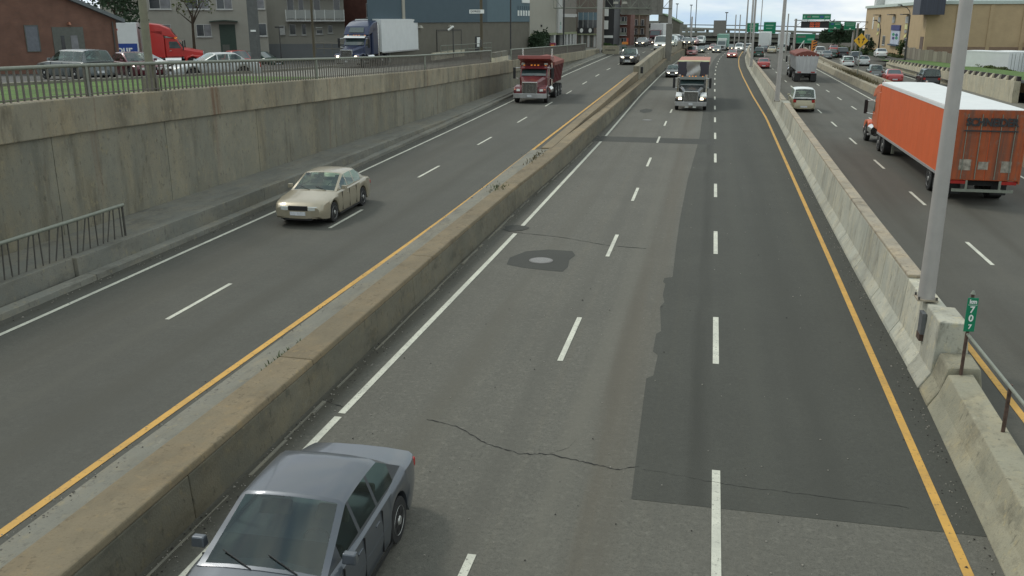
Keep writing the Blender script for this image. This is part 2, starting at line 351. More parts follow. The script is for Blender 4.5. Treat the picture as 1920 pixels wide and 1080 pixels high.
struct(sheet('yard', lambda Y: 23.7 + .5 * cC(Y) + max(0, (Y - 140) * .16), K(400), lambda Y: .9 if Y < 205 else .9 + zM(Y) * .7, rng(100, 320, 6), M_STREET, 10))
struct(sheet('street_verge', lambda Y: -24.9 + max(0, Y - 60) * .035 + cL(Y) * .9, lambda Y: wallX(Y) - .3 + cL(Y) * .9 * (Y > 118), lambda Y: min(zS(Y), zT(Y) + .9) - .03 if Y < 60 else (zT(Y) + zS(Y)) / 2 - .03, YS, M_WALK, 2))
# merge surface where the service street joins the left road
struct(sheet('merge_pavement', lambda Y: -17.5 + cL(Y), lambda Y: kerbX(Y) - .02, lambda Y: zL(Y) + .01, rng(134, 300, 6), M_STREET, 2))
# lane of new asphalt, seams and patches (thin sheets 4 mm apart)
e_left = [(12.4, -.81), (14.7, -.87), (17.3, -.93), (17.5, -.80), (18.7, -.78), (18.9, -.90), (20.1, -.90), (20.3, -.80), (21.2, -.86), (22.2, -.93), (22.6, -.84), (23.25, -.92), (24.3, -.90), (24.5, -.98), (24.9, -.96), (25.05, -.74), (28.9, -.79), (33, -.82), (41.9, -.78), (49.7, -.63), (58, -.50), (90, -.5), (140, -.5)]
el = tab(e_left)
struct(sheet('new_asphalt_lane', lambda Y: el(Y) + cC(Y), lambda Y: jb(Y) + .1 + cC(Y), lambda Y: zM(Y) + .004, sorted(set([a for a, b in e_left] + rng(13, 215, 3))), M_PATCH, 1))
b = MB()
def blob(b, cx, cy, rx, ry, z, n=26, amp=.18, sd=1):
    rr = random.Random(sd)
    b.poly([(cx + rx * (1 + rr.uniform(-amp, amp)) * math.cos(2 * PI * i / n), cy + ry * (1 + rr.uniform(-amp, amp)) * math.sin(2 * PI * i / n), z) for i in range(n)])
b.poly([(-5.62, 25.4, .005), (-5.70, 26.2, .005), (-5.35, 27.1, .005), (-4.7, 27.45, .005), (-3.95, 27.4, .005), (-3.78, 26.9, .005), (-3.88, 26.3, .005), (-3.80, 25.5, .005), (-3.86, 24.95, .005), (-4.4, 25.0, .005), (-5.1, 25.15, .005)])
blob(b, -4.9, 73.5, .5, 1.6, .005, sd=4); blob(b, -6.35, 30.2, .42, .5, .0125, sd=5)
b.poly([(-6.95, 54.2, .005), (.40, 54.0, .005), (.40, 56.4, .005), (-6.8, 56.6, .005)])
b.poly([(-6.3, 95.5, .005), (-.55, 95.5, .005), (-.55, 101.0, .005), (-6.3, 101.0, .005)])
struct(b.build('asphalt_patches', M_DARKP))
def manhole(x, y, label):
    t = thing('manhole_cover', label, 'manhole cover', (x, y, .01), group='manhole covers')
    MB().tube((0, 0, -.02), (0, 0, .004), .36, n=28).build('frame', mat('iron_frame', (.20, .19, .18), .7, .3), t)
    MB().tube((0, 0, -.02), (0, 0, .010), .32, n=28).build('lid', mat('iron_lid', (.24, .235, .225), .6, .4, var=.25, scale=40, bump=.8, bscale=50), t)
manhole(-4.70, 26.05, 'round iron manhole cover set in a dark asphalt patch in the nearest lane')
manhole(-4.35, 66.5, 'small distant manhole cover in front of the semi truck')
# cracks
b = MB()
def crack(pts, z, wd):
    rr = random.Random(len(pts) * 7 + int(pts[0][1] * 10)); P = []
    for (x0, y0), (x1, y1) in zip(pts, pts[1:]):
        n = 12
        for i in range(n): P.append((x0 + (x1 - x0) * i / n, y0 + (y1 - y0) * i / n + rr.uniform(-.02, .02), wd * rr.uniform(.15, 1.2)))
    for (xa, ya, wa), (xb, yb, wb) in zip(P, P[1:]): b.poly([(xa, ya - wa, z), (xb, yb - wb, z), (xb, yb + wb, z), (xa, ya + wa, z)])
crack([(-4.7, 14.5), (-4.05, 14.3), (-3.4, 13.75), (-2.75, 13.5), (-2.3, 13.6), (-1.7, 13.45), (-1.1, 13.3), (-.75, 13.5)], .007, .015)
crack([(-6.3, 29.6), (-4.6, 29.2), (-3.0, 28.4), (-1.6, 28.2)], .007, .02)
crack([(-3.4, 13.75), (-3.55, 13.3), (-3.5, 12.9)], .007, .006)
crack([(-2.3, 13.6), (-2.0, 13.9), (-1.9, 14.3)], .007, .006)
crack([(-1.2, 22.5), (-1.05, 21.2), (-1.25, 19.9), (-1.1, 18.4)], .007, .006)
crack([(-6.9, 14.9), (-6.2, 14.6)], .007, .012)
crack([(-.7, 13.4), (.6, 13.15), (1.7, 13.1), (3.4, 13.0)], .009, .005)
crack([(-7.0, 76.0), (-6.4, 75.2)], .007, .03)
struct(b.build('road_cracks', M_CRACK))
# oily wheel tracks in the nearest lanes
# lane markings
def line(b, xf, y0, y1, wd, zf, st=3.):
    b.grid([[(xf(y) - wd / 2, y, zf(y) + .009), (xf(y) + wd / 2, y, zf(y) + .009)] for y in rng(y0, y1, st)], close=False, caps=False)
def marks(name, xf, segs, wd, zf, m):
    b = MB()
    for a, c in segs: line(b, xf, a, c, wd, zf, 3. if c - a > 4 else c - a)
    return struct(b.build(name, m))
xDR = lambda Y: .45 - .06 * min(1, max(0, (Y - 40) / 60)) + cC(Y)
xDM = lambda Y: -2.80 - .16 * min(1, max(0, (Y - 35) / 30)) + cC(Y)
xWM = tab([(9, -6.37), (13, -6.33), (28, -6.2), (55, -6.2), (88, -6.5), (130, -6.42)])
xYR = tab([(5, 3.60), (11, 3.68), (28, 3.83), (70, 4.10), (90, 3.9), (146, 3.78), (300, 3.7)])
marks('lane_marking', xDR, [(10.2, 13.6)] + [(21.62 - 3.2 + 9.55 * i, 21.62 + 9.55 * i) for i in range(23)], .13, zM, M_WHITE)
marks('lane_marking', xDM, [(6.5, 10.45)] + [(17.9 + 9.2 * i - .15 * i, 17.9 + 9.2 * i - .15 * i + 3.0) for i in range(22)], .12, zM, M_WHITE)
marks('edge_line', lambda Y: xWM(Y) + cC(Y), [(2, 14.25), (14.4, 29.4), (30.5, 54.0), (56.7, 215)], .14, zM, M_WHITE)
marks('edge_line', lambda Y: xYR(Y) + cC(Y), [(2, 215)], .14, zM, M_YEL)
xDL = tab([(15, -11.50), (26, -11.64), (36, -11.68), (45, -11.5), (54, -11.37), (73, -11.29), (100, -11.25), (138, -10.2), (170, -8.2), (220, -4.)])
marks('lane_marking', xDL, [(17.1 + 9.35 * i, 20.0 + 9.35 * i) for i in range(24)], .11, zL, M_WHITE)
xWL = tab([(5, -14.36), (18, -14.41), (24, -14.5), (38, -14.5), (52, -14.38), (67, -14.4), (94, -14.5), (120, -14.1), (143, -13.6)])
marks('edge_line', xWL, [(2, 145)], .12, zL, M_WHITE)
xYL = tab([(2, -8.72), (12, -8.67), (22, -8.54), (30, -8.47), (50, -8.39), (63, -8.3), (93, -8.11), (111, -7.85), (138, -6.7), (200, -2.8)])
marks('edge_line', xYL, [(2, 97)], .14, zL, M_YEL)
xR1 = lambda Y: 8.47 + cC(Y); xR2 = lambda Y: 11.52 + cC(Y)
marks('lane_marking', xR1, [(28.34 + 9.2 * i, 31.3 + 9.2 * i) for i in range(20)], .12, zM, M_WHITE)
marks('lane_marking', xR2, [(32.0 + 9.2 * i, 34.9 + 9.2 * i) for i in range(19)], .12, zM, M_WHITE)
marks('edge_line', lambda Y: 14.25 + cC(Y) + .35 * min(1, max(0, (Y - 86) / 35)), [(30, 215)], .13, zM, M_WHITE)
marks('edge_line', lambda Y: 5.95 + cC(Y), [(6, 60)], .14, zM, M_YEL)
marks('edge_line', lambda Y: 22.9 + .5 * cC(Y), [(70, 150)], .14, zR, M_WHITE)

# ------------------------------------------------------------------ left retaining wall, walkway, kerb, fences
def slab(b, xa, xb, ys, z0, z1):
    b.grid([[(xa(y), y, z0(y)), (xb(y), y, z0(y)), (xb(y), y, z1(y)), (xa(y), y, z1(y))] for y in ys])
rw = thing('retaining_wall', 'tall stained concrete retaining wall with a thick coping beside the left road', 'wall')
edges = [4.0, 11.5, 17.3, 21.6, 26.9, 33.0, 40.5, 49.0, 56.5, 65, 73, 82, 92, 103, 114, 125, 134]
for a, c in zip(edges, edges[1:]):
    ys = rng(a + .012, c - .012, 3)
    b = MB(); slab(b, lambda y: wallX(y) - .45, wallX, ys, lambda y: 0., lambda y: zS(y) - .95 - .0 * y); b.build('wall_panel', M_WALL, rw)
edges2 = [4.0, 19.6, 38.2, 47.2, 60, 72, 84, 98, 112, 134]
for a, c in zip(edges2, edges2[1:]):
    ys = rng(a + .01, c - .01, 3)
    b = MB(); slab(b, lambda y: wallX(y) - .5, lambda y: wallX(y) + .10, ys, lambda y: zS(y) - .95, lambda y: zS(y) + .02); b.build('coping', M_COPE, rw, bevel=.03)
# walkway + kerb + parapet strip
wk = sweep('walkway', lambda y: [(wallX(y) - .1, .2), (-15.62 + .9 * cL(y), .2), (-15.62 + .9 * cL(y), zW(y) - .03), (wallX(y) - .1, zW(y) - .03)], rng(-4, 134, 3), M_WALK)
struct(wk)
def parprof(y):
    h = zW(y); x = kerbX(y)
    return [(x - .60, .2), (x - .34, .2), (x - .38, h), (x - .60, h)]
pw = thing('walkway_parapet', 'low concrete kerb wall holding up the walkway beside the left road', 'kerb wall')
for a, c in zip([-4, 12.7, 19.35, 29.5, 40, 52], [12.7, 19.35, 29.5, 40, 52, 134]):
    sweep('wall_segment', (lambda k: (lambda y: [(kerbX(y) - .62, .2), (kerbX(y) - .32 - k, .2), (kerbX(y) - .36 - k, zW(y)), (kerbX(y) - .62, zW(y))]))(.10 if c <= 19.4 else 0), rng(a + .012, c - .012, 3), M_WALK, pw, bevel=.015)
kb = thing('road_kerb', 'long low concrete kerb along the edge of the left road', 'kerb')
for a, c in zip([-4, 19.6, 44, 48, 80], [19.6, 44, 48, 80, 134]):
    sweep('kerb_stone', lambda y: [(kerbX(y) - .34, zL(y) - .3), (kerbX(y), zL(y) - .3), (kerbX(y) - .03, zL(y) + .15), (kerbX(y) - .34, zL(y) + .17)], rng(a + .01, c - .01, 3), M_WALK, kb, bevel=.015)
def picket_fence(name, label, xf, zf, y0, y1, h, sp_, m, mr, bw=.022, posts=12.):
    t = thing(name, label, 'railing')
    ys = rng(y0, y1, 3)
    MB().grid([[(xf(y) + .055 * math.cos(a), y, zf(y) + h + .055 * math.sin(a)) for a in [2 * PI * i / 10 for i in range(10)]] for y in ys]).build('top_rail', mr, t, smooth=50)
    MB().grid([[(xf(y) - .02, y, zf(y) + .06), (xf(y) + .02, y, zf(y) + .06), (xf(y) + .02, y, zf(y) + .09), (xf(y) - .02, y, zf(y) + .09)] for y in ys]).build('bottom_rail', m, t)
    y = y0; k = 0; rest = MB()
    me0 = MB().box(-bw, bw, -bw, bw, 0, h - .02).build('baluster', m, t); first = True
    while y < y1:
        if k < 100:
            o = me0 if first else me0.copy()
            if not first: COL.objects.link(o); o.parent = t
            first = False
            o.location = (xf(y), y, zf(y)); k += 1
        else: rest.box(xf(y) - bw, xf(y) + bw, y - bw, y + bw, zf(y), zf(y) + h - .02)
        y += sp_
    if rest.v: rest.build('balusters', m, t)['kind'] = 'stuff'
    y = y0 + .02
    while y <= y1 + .05:
        MB().box(xf(y) - .045, xf(y) + .045, y - .05, y + .05, zf(y), zf(y) + h).build('post', mr, t); y += posts
    return t
M_BAL = mat('baluster_brownish_steel', (.15, .135, .115), .6, .2, var=.2, scale=3)
fx = lambda y: wallX(y) - .12
picket_fence('picket_railing', 'long green-grey steel picket railing on top of the retaining wall', fx, lambda y: zS(y) + .02, 8, 70.0, .87, .245, M_BAL, M_GALV, posts=15.5)
picket_fence('picket_railing', 'farther steel picket railing on the wall behind the dump truck', fx, lambda y: zS(y) + .02, 76.5, 122, .85, .245, M_BAL, M_GALV, posts=15.)
b = thing('wall_planter', 'pale concrete block with openings filling the gap between the two wall railings', 'concrete block', (-16.75, 73.2, zS(73) + .02))
MB().box(-.2, .2, -2.4, 2.4, 0, .35).build('base_block', M_PALEW, b); MB().box(-.15, .15, -2.4, -.2, .35, .75).build('upright', M_GUT, b); MB().box(-.15, .15, .2, 2.4, .35, .75).build('upright', M_GUT, b)
# zig-zag railing on the walkway at lower left
t = thing('walkway_railing', 'short steel railing with slanting bars at the end of the walkway, lower left', 'railing')
hx, hz = -15.72, 1.2
MB().tube((hx, 2, hz + .86), (hx, 21.9, hz + .86), .05, n=10).build('top_rail', M_GALV, t, smooth=50)
y = 4.0; k = 0
while y < 21.8:
    d = (.0, .10, .16, .05)[k % 4]
    MB().tube((hx, y - d * .8, hz), (hx, y + d * .8, hz + .85), .017, n=6).build('bar', M_DKSTEEL, t); y += .26 + .05 * math.sin(k * 1.7); k += 1
MB().tube((hx, 21.85, hz), (hx, 21.85, hz + .86), .03, n=8).build('end_post', M_DKSTEEL, t)

# ------------------------------------------------------------------ barrier between left and middle roads
bx = tab([(5, -6.92), (13, -6.96), (25, -7.03), (33, -7.02), (46, -6.78), (74, -6.72), (130, -6.75)])
bs = tab([(5, .82), (40, .84), (50, .98), (97, .94), (120, 1.1), (140, 1.3), (200, 1.3)])
db = thing('concrete_barrier', 'long brown-topped concrete barrier between the left road and the middle road', 'barrier')
def seg(name, prof, cuts, m, parent, bevel=.02, st=3):
    for a, c in zip(cuts, cuts[1:]): sweep(name, prof, rng(a + .006, c - .006, st), m, parent, bevel=bevel)
tl = tab([(5, -7.84), (16, -7.72), (26, -7.72), (39, -7.72), (52, -7.38), (300, -7.38)])
seg('wall_face', lambda y: [(tl(y) + cC(y), zM(y) - .3), (bx(y) + cC(y), zM(y) - .3), (bx(y) - .07 + cC(y), zM(y) + bs(y) - .12), (tl(y) + cC(y), zM(y) + bs(y) - .12)], [-4, 10.5, 21, 33.5, 46, 62, 80, 100, 125, 150, 214], M_BARF, db)
seg('top_slab', lambda y: [(tl(y) + cC(y) - .003, zM(y) + bs(y) - .12), (bx(y) - .065 + cC(y), zM(y) + bs(y) - .12), (bx(y) - .09 + cC(y), zM(y) + bs(y)), (tl(y) + cC(y) - .003, zM(y) + bs(y) + .01)], [-4, 14.9, 22.8, 34.5, 46, 62, 80, 100, 125, 150, 214], M_BART, db, bevel=.03)
gt = sweep('gutter', lambda y: [(-8.47, .2), (tl(y) + .002, .2), (tl(y) + .002, zL(y) + .09), (-8.47, zL(y) + .012)], rng(-4, 44, 3), M_GUT); struct(gt)
ub = thing('upper_barrier', 'grey raised concrete edge that grows into a parapet beside the far left road', 'barrier')
def upprof(y):
    x1 = -7.42 + cC(y) - .04 * (y < 60); x0 = -7.98 + cC(y)
    zt = zL(y) + (.14 if y < 97 else .72)
    return [(x0, 0 if y < 215 else -4), (x1, 0 if y < 215 else -4), (x1, zt), (x0, zt)]
seg('edge_wall', upprof, [44, 62, 80, 96.9], M_BART, ub)
seg('parapet', upprof, [97.1, 115, 133, 152, 175, 214], M_MED, ub)
tag(MB().box(-7.2, -6.95, 96.4, 96.9, 1.6, 2.25).build('reflector_block', M_BLACK, bevel=.03), 'small dark block marking the near end of the parapet beside the pickup', 'marker block')
# rough mortar line at the foot of the barrier
b = MB(); rr = random.Random(5); y = 6.
while y < 52:
    l = rr.uniform(.3, 1.6)
    if rr.random() < .85: wd = rr.uniform(.02, .07); b.box(bx(y) + .10, bx(y) + .10 + wd, y, y + l, -.01, .015 + rr.random() * .02)
    y += l
struct(b.build('mortar_line', M_GUT))

# grit and litter that collects along the road edges
b = MB(); rr = random.Random(77)
for i in range(2600):
    k = rr.random(); y = 8 + 50 * rr.random() ** 1.4
    if k < .35: x, z = bx(y) + .04 + abs(rr.gauss(0, .16)), .008
    elif k < .55: x, z = jb(y) - .06 - abs(rr.gauss(0, .14)), .008
    elif k < .72: x, z = -8.42 + rr.gauss(0, .12), zL(y) + .03
    elif k < .85: x, z = kerbX(y) + .05 + abs(rr.gauss(0, .14)), zL(y) + .006
    else: x, z = rr.uniform(-6.8, 3.8), .010
    q = rr.uniform(.006, .022) * (1.6 if rr.random() < .06 else 1); a = rr.uniform(0, PI)
    b.grid([[(x + q * math.cos(a + t_), y + q * math.sin(a + t_), z) for t_ in (0, 2.1, 4.2)], [(x + q * .5 * math.cos(a + t_), y + q * .5 * math.sin(a + t_), z + q * .6) for t_ in (0, 2.1, 4.2)]], m=0 if rr.random() < .6 else 1)
tag(b.build('road_grit', [mat('grit_pale', (.30, .28, .24), .9), mat('grit_dark', (.05, .045, .04), .9)]), 'grit and gravel scattered along the road edges', 'grit', kind='stuff')
# weeds in the gutter joint
def weeds(name, label, cx, cy, cz, rx, ry, n, h, m=None, seed=0, stuff=False):
    rr = random.Random(seed); b = MB()
    for i in range(n):
        x = cx + rr.gauss(0, rx / 2); y = cy + rr.gauss(0, ry / 2); a = rr.uniform(0, 2 * PI); hh = h * rr.uniform(.4, 1.1); lx = math.cos(a) * hh * .5; ly = math.sin(a) * hh * .5
        wv = .008 + hh * .05; px, py = -math.sin(a) * wv, math.cos(a) * wv
        b.poly([(x - px, y - py, cz), (x + px, y + py, cz), (x + lx * .5 + px * .8, y + ly * .5 + py * .8, cz + hh * .7), (x + lx * .5 - px * .8, y + ly * .5 - py * .8, cz + hh * .7)])
        b.poly([(x + lx * .5 - px * .8, y + ly * .5 - py * .8, cz + hh * .7), (x + lx * .5 + px * .8, y + ly * .5 + py * .8, cz + hh * .7), (x + lx * 1.3, y + ly * 1.3, cz + hh)])
    o = b.build(name, m or M_WEED)
    return tag(o, label, 'weeds', kind='stuff' if stuff else None)
M_WEED = mat('weed_leaf', (.06, .085, .025), .8, var=.4, scale=8)
M_WEEDD = mat('weed_dry', (.10, .085, .04), .9, var=.4, scale=8)
weeds('weed_tuft', 'green weed tuft in the gutter joint of the nearest barrier', -7.80, 15.2, .66, .12, .9, 160, .12, seed=1)
weeds('weed_tuft', 'leafy weed tuft on the barrier top halfway along', -7.66, 33.4, .80, .35, .9, 110, .12, seed=2)
weeds('weed_tuft', 'dark weed clump at the far end of the weedy barrier joint', -7.74, 41.5, .82, .22, 2.2, 120, .14, M_WEEDD, seed=3)
b = weeds('joint_weeds', 'thin line of small weeds along the joint of the barrier and gutter', -7.76, 27, .66, .05, 16, 520, .06, M_WEEDD, seed=4, stuff=True)

# ------------------------------------------------------------------ jersey barrier and low wall on the right
jt = thing('jersey_barrier', 'tall pale precast concrete barrier with joints down the middle of the highway', 'barrier')
def jprof(y):
    x = jb(y) + cC(y); z = zM(y)
    return [(x - .03, z - .1), (x, z + .08), (x + .17, z + .36), (x + .25, z + 1.36), (x + .60, z + 1.36), (x + .70, z + .36), (x + .86, z + .08), (x + .88, z - .1)]
def jcap(y):
    x = jb(y) + cC(y); z = zM(y)
    return [(x + .245, z + 1.36), (x + .605, z + 1.36), (x + .60, z + 1.44), (x + .25, z + 1.44)]
js = [19.0, 21.2, 23.9, 26.9, 30.4, 34.4, 38.6, 43, 47.5, 52, 57, 62, 66.2]
for a, c in zip(js, js[1:]): sweep('barrier_panel', jprof, rng(a + .012, c - .012, 1.5), M_JERS, jt, bevel=.025)
js2 = rng(68.6, 214, 5)
for a, c in zip(js2, js2[1:]): sweep('barrier_panel', jprof, rng(a + .012, c - .012, 3), M_JERS, jt, bevel=.025)
sweep('rough_cap', jcap, rng(21.25, 66.1, 1.5), M_JTOP, jt, bevel=.02)
sweep('rough_cap', jcap, rng(68.7, 214, 3), M_JTOP, jt, bevel=.02)
def pedestal(y0, y1, nm='lamp_pedestal'):
    x = jb((y0 + y1) / 2) + cC(y0)
    b = MB(); ring = lambda y: [(x - .03, y, 0), (x, y, .08), (x + .17, y, .36), (x + .22, y, 1.40), (x + .74, y, 1.40), (x + .84, y, .36), (x + .9, y, .08), (x + .9, y, 0)]
    b.grid([ring(y0), ring(y1)]); b.build(nm, M_JERS, jt, bevel=.03)
pedestal(17.9, 18.98); 
pedestal(66.25, 68.55)
b = thing('junction_box', 'small rusty steel access box open in the side of the nearest lamp base', 'junction box', (jb(19) + .13, 19.0, .95))
MB().box(-.03, .05, -.14, .14, -.14, .30).build('cover', mat('old_grey_cover', (.17, .18, .19), .5, .5), b); MB().box(-.04, .04, -.14, .14, -.28, -.14).build('hinge', M_RUST, b)
lw = thing('low_wall', 'low old concrete median wall with a sloped foot at the lower right', 'wall')
lwx = lambda y: jb(y)
def lwp(y):
    x = lwx(y); return [(x, -.1), (x + .02, .02), (x + .17, .28), (x + .30, .68), (x + .72, .72), (x + .86, .3), (x + 1.06, -.1)]
seg('wall_segment', lwp, [-3, 8.9, 17.0], M_LOWW, lw, bevel=.02, st=1.2)
def lwp2(y):
    x = lwx(y); return [(x, -.1), (x + .02, .06), (x + .20, .36), (x + .30, .80), (x + .86, .82), (x + .95, .3), (x + 1.06, -.1)]
seg('broken_end', lwp2, [17.02, 17.88], M_LOWW, lw, bevel=.05, st=.4)
gr = thing('guard_rail', 'rusty post and rail fence standing on the low wall at lower right', 'guard rail')
for y in (12.0, 14.5): MB().tube((4.86, y, .68), (4.86, y, 1.52), .032, n=8).build('post', M_RUST, gr)
MB().tube((4.83, 17.0, .68), (4.83, 17.0, 1.50), .032, n=8).build('post', M_RUST, gr)
MB().tube((4.85, 7, 1.50), (4.83, 17.05, 1.50), .028, n=8).build('rail', M_GALV, gr)
# kilometre marker
km = thing('kilometre_marker', 'narrow green kilometre marker sign reading km 70 7 on a rusty post', 'road sign', (4.83, 16.93, 1.5), R(9))
MB().box(-.095, .095, -.012, .012, .06, .70).build('sign_plate', M_SIGNG, km, bevel=.01)
MB().tube((0, .04, -.8), (0, .04, .76), .03, n=8).build('post', M_RUST, km)
MB().tube((0, .04, .76), (0, .04, .82), .045, .02, n=8).build('post_cap', M_GALV, km)
for s_, z, sz in (('km', .63, .105), ('7', .475, .17), ('0', .315, .17), ('7', .155, .115)):
    text('lettering', s_, sz, M_SIGNW, km, (0, -.018, z), (R(90), 0, 0), bold=.004)
MB().box(-.08, .08, -.016, -.0125, .565, .572).build('divider_line', M_SIGNW, km)

# ------------------------------------------------------------------ lamp posts on the barrier
def lamp_post(x, y, label, h=15, r=.165, r2=.07, arm=True):
    t = thing('lamp_post', label, 'lamp post', (x, y, 1.40), group='tall lamp posts on the highway barrier')
    MB().grid([[(q_ * math.cos(2 * PI * i / 24), q_ * math.sin(2 * PI * i / 24), z_) for i in range(24)] for z_, q_ in ((.03, r), (1.5, r * .92), (5.3, r * .76), (h, r2))]).build('pole', M_POLE, t, smooth=40)
    MB().box(-.20, .20, -.20, .20, 0, .03).build('base_plate', M_JTOP, t)
    for a, c in ((-.17, -.17), (.17, -.17), (-.17, .17), (.17, .17)): MB().tube((a, c, .025), (a, c, .09), .022, n=6).build('bolt', M_DKSTEEL, t)
    for s in (-1, 1):
        a = MB().path([(0, 0, h - .6), (s * .8, 0, h - .05), (s * 2.0, 0, h + .15)], .045).build('arm', M_POLE, t)
        MB().frus((s * 2.3 - .35, s * 2.3 + .35, -.14, .14), (s * 2.3 - .28, s * 2.3 + .28, -.1, .1), h + .08, h + .24).build('lamp_head', M_GALV, a)
    return t
lamp_post(4.64, 19.45, 'nearest and widest grey lamp post, bolted behind the barrier end at right', r=.165)
lamp_post(4.60, 67.5, 'second grey lamp post on the barrier, beside the silver estate car')
lamp_post(4.60 + .0, 116.8, 'third grey lamp post on the barrier, left of the red saloon')
lamp_post(5.10, 160, 'fourth and farthest grey lamp post on the barrier, at the bend')

# ------------------------------------------------------------------ right side median and walls
mdx = lambda y: 15.25 + cC(y)
md = thing('stepped_median', 'brown stepped concrete median between the right road and the exit road', 'median')
seg('lower_wall', lambda y: [(mdx(y) - .02, zM(y) - .1), (mdx(y) + .10, zM(y) + .72), (mdx(y) + .55, zM(y) + .75), (mdx(y) + .6, zM(y) - .1)], [30, 55, 80, 101, 103, 125, 150, 180, 214], M_MED, md)
seg('shelf', lambda y: [(mdx(y) + .6, zM(y) - .1), (mdx(y) + .6, zM(y) + .55), (mdx(y) + 1.35, zM(y) + .65), (mdx(y) + 1.35, zM(y) - .1)], [30, 80, 125, 180, 214], M_MED, md)
seg('upper_wall', lambda y: [(mdx(y) + 1.35, zM(y) - .1), (mdx(y) + 1.40, zM(y) + 1.0 + .2 * (y < 118)), (mdx(y) + 1.85, zM(y) + 1.0 + .2 * (y < 118)), (mdx(y) + 1.95, zM(y) - .1)], [30, 80, 100, 112, 150, 180, 214], M_MED, md)
struct(sheet('right_shoulder', lambda y: 14.3 + cC(y) + .3, lambda y: mdx(y), lambda y: zM(y) + .006, rng(60, 214, 5), M_ASR))
weeds('median_weeds', 'ragged line of weeds growing on the shelf of the stepped median', 16.2, 112, .65, .45, 22, 900, .4, M_WEEDD, seed=9, stuff=True)
b = thing('exit_retaining_wall', 'sunlit pale notched retaining wall beyond the orange trailer', 'wall')
rx = lambda y: 24.0
rt = tab([(60, 2.75), (82, 2.15), (110, 1.6), (140, 1.12), (150, .9)])
seg('wall_face', lambda y: [(rx(y), -.3), (rx(y) + .5, -.3), (rx(y) + .5, rt(y)), (rx(y), rt(y))], [82, 90, 98, 106, 114, 122, 130, 140], M_PALEW, b)
y = 82.3
while y < 139:
    MB().grid([[(rx(y), y, rt(y)), (rx(y) + .2, y, rt(y)), (rx(y) + .2, y + .5, rt(y)), (rx(y), y + .9, rt(y))], [(rx(y) + .08, y, rt(y) + .38), (rx(y) + .2, y, rt(y) + .38), (rx(y) + .2, y + .16, rt(y) + .38), (rx(y) + .08, y + .16, rt(y) + .38)]]).build('notch_block', M_PALEW, b); y += 2.05
MB().grid([[(rx(y) + .21, y, rt(y) + .004), (rx(y) + .48, y, rt(y) + .004), (rx(y) + .48, y, rt(y) + .36), (rx(y) + .21, y, rt(y) + .36)] for y in rng(82, 139.5, 4)]).build('backing_strip', mat('dark_brown_strip', (.035, .028, .03), .9), b)
b = thing('recessed_wall', 'darker recessed concrete wall with a coping at the far right edge', 'wall')
seg('wall_face', lambda y: [(rx(y) + 1.2, -.3), (rx(y) + 1.7, -.3), (rx(y) + 1.7, rt(y) - .55), (rx(y) + 1.2, rt(y) - .55)], [50, 66, 81.9], M_WALL, b)
seg('coping', lambda y: [(rx(y) + 1.05, rt(y) - .55), (rx(y) + 1.7, rt(y) - .55), (rx(y) + 1.7, rt(y) + .35), (rx(y) + 1.05, rt(y) + .35)], [50, 66, 81.9], M_COPE, b)
struct(sheet('exit_sidewalk', lambda y: 23.3, lambda y: 24.02 + 1.2 * (y < 82), lambda y: .42, rng(50, 140, 6), M_WALK))
o = sheet('grass_bank', lambda y: 24.5 + 1.2 * (y < 82), lambda y: 30.5, lambda y: rt(y) + .12, rng(62, 150, 4), M_GRASS, 4); tag(o, 'mown green grass strip above the notched wall', 'grass', kind='stuff')
o = sheet('street_grass', lambda y: -24.6 + .0 * y, lambda y: -18.1, lambda y: zS(y) - .0, rng(6, 42, 3), M_GRASS, 4); tag(o, 'green grass verge behind the picket railing', 'grass', kind='stuff')
struct(MB().grid([[(-24.95, y, zS(y) - .05), (-24.6, y, zS(y) - .05), (-24.6, y, zS(y) + .1), (-24.95, y, zS(y) + .1)] for y in rng(6, 60, 4)]).build('street_kerb', M_GUT))

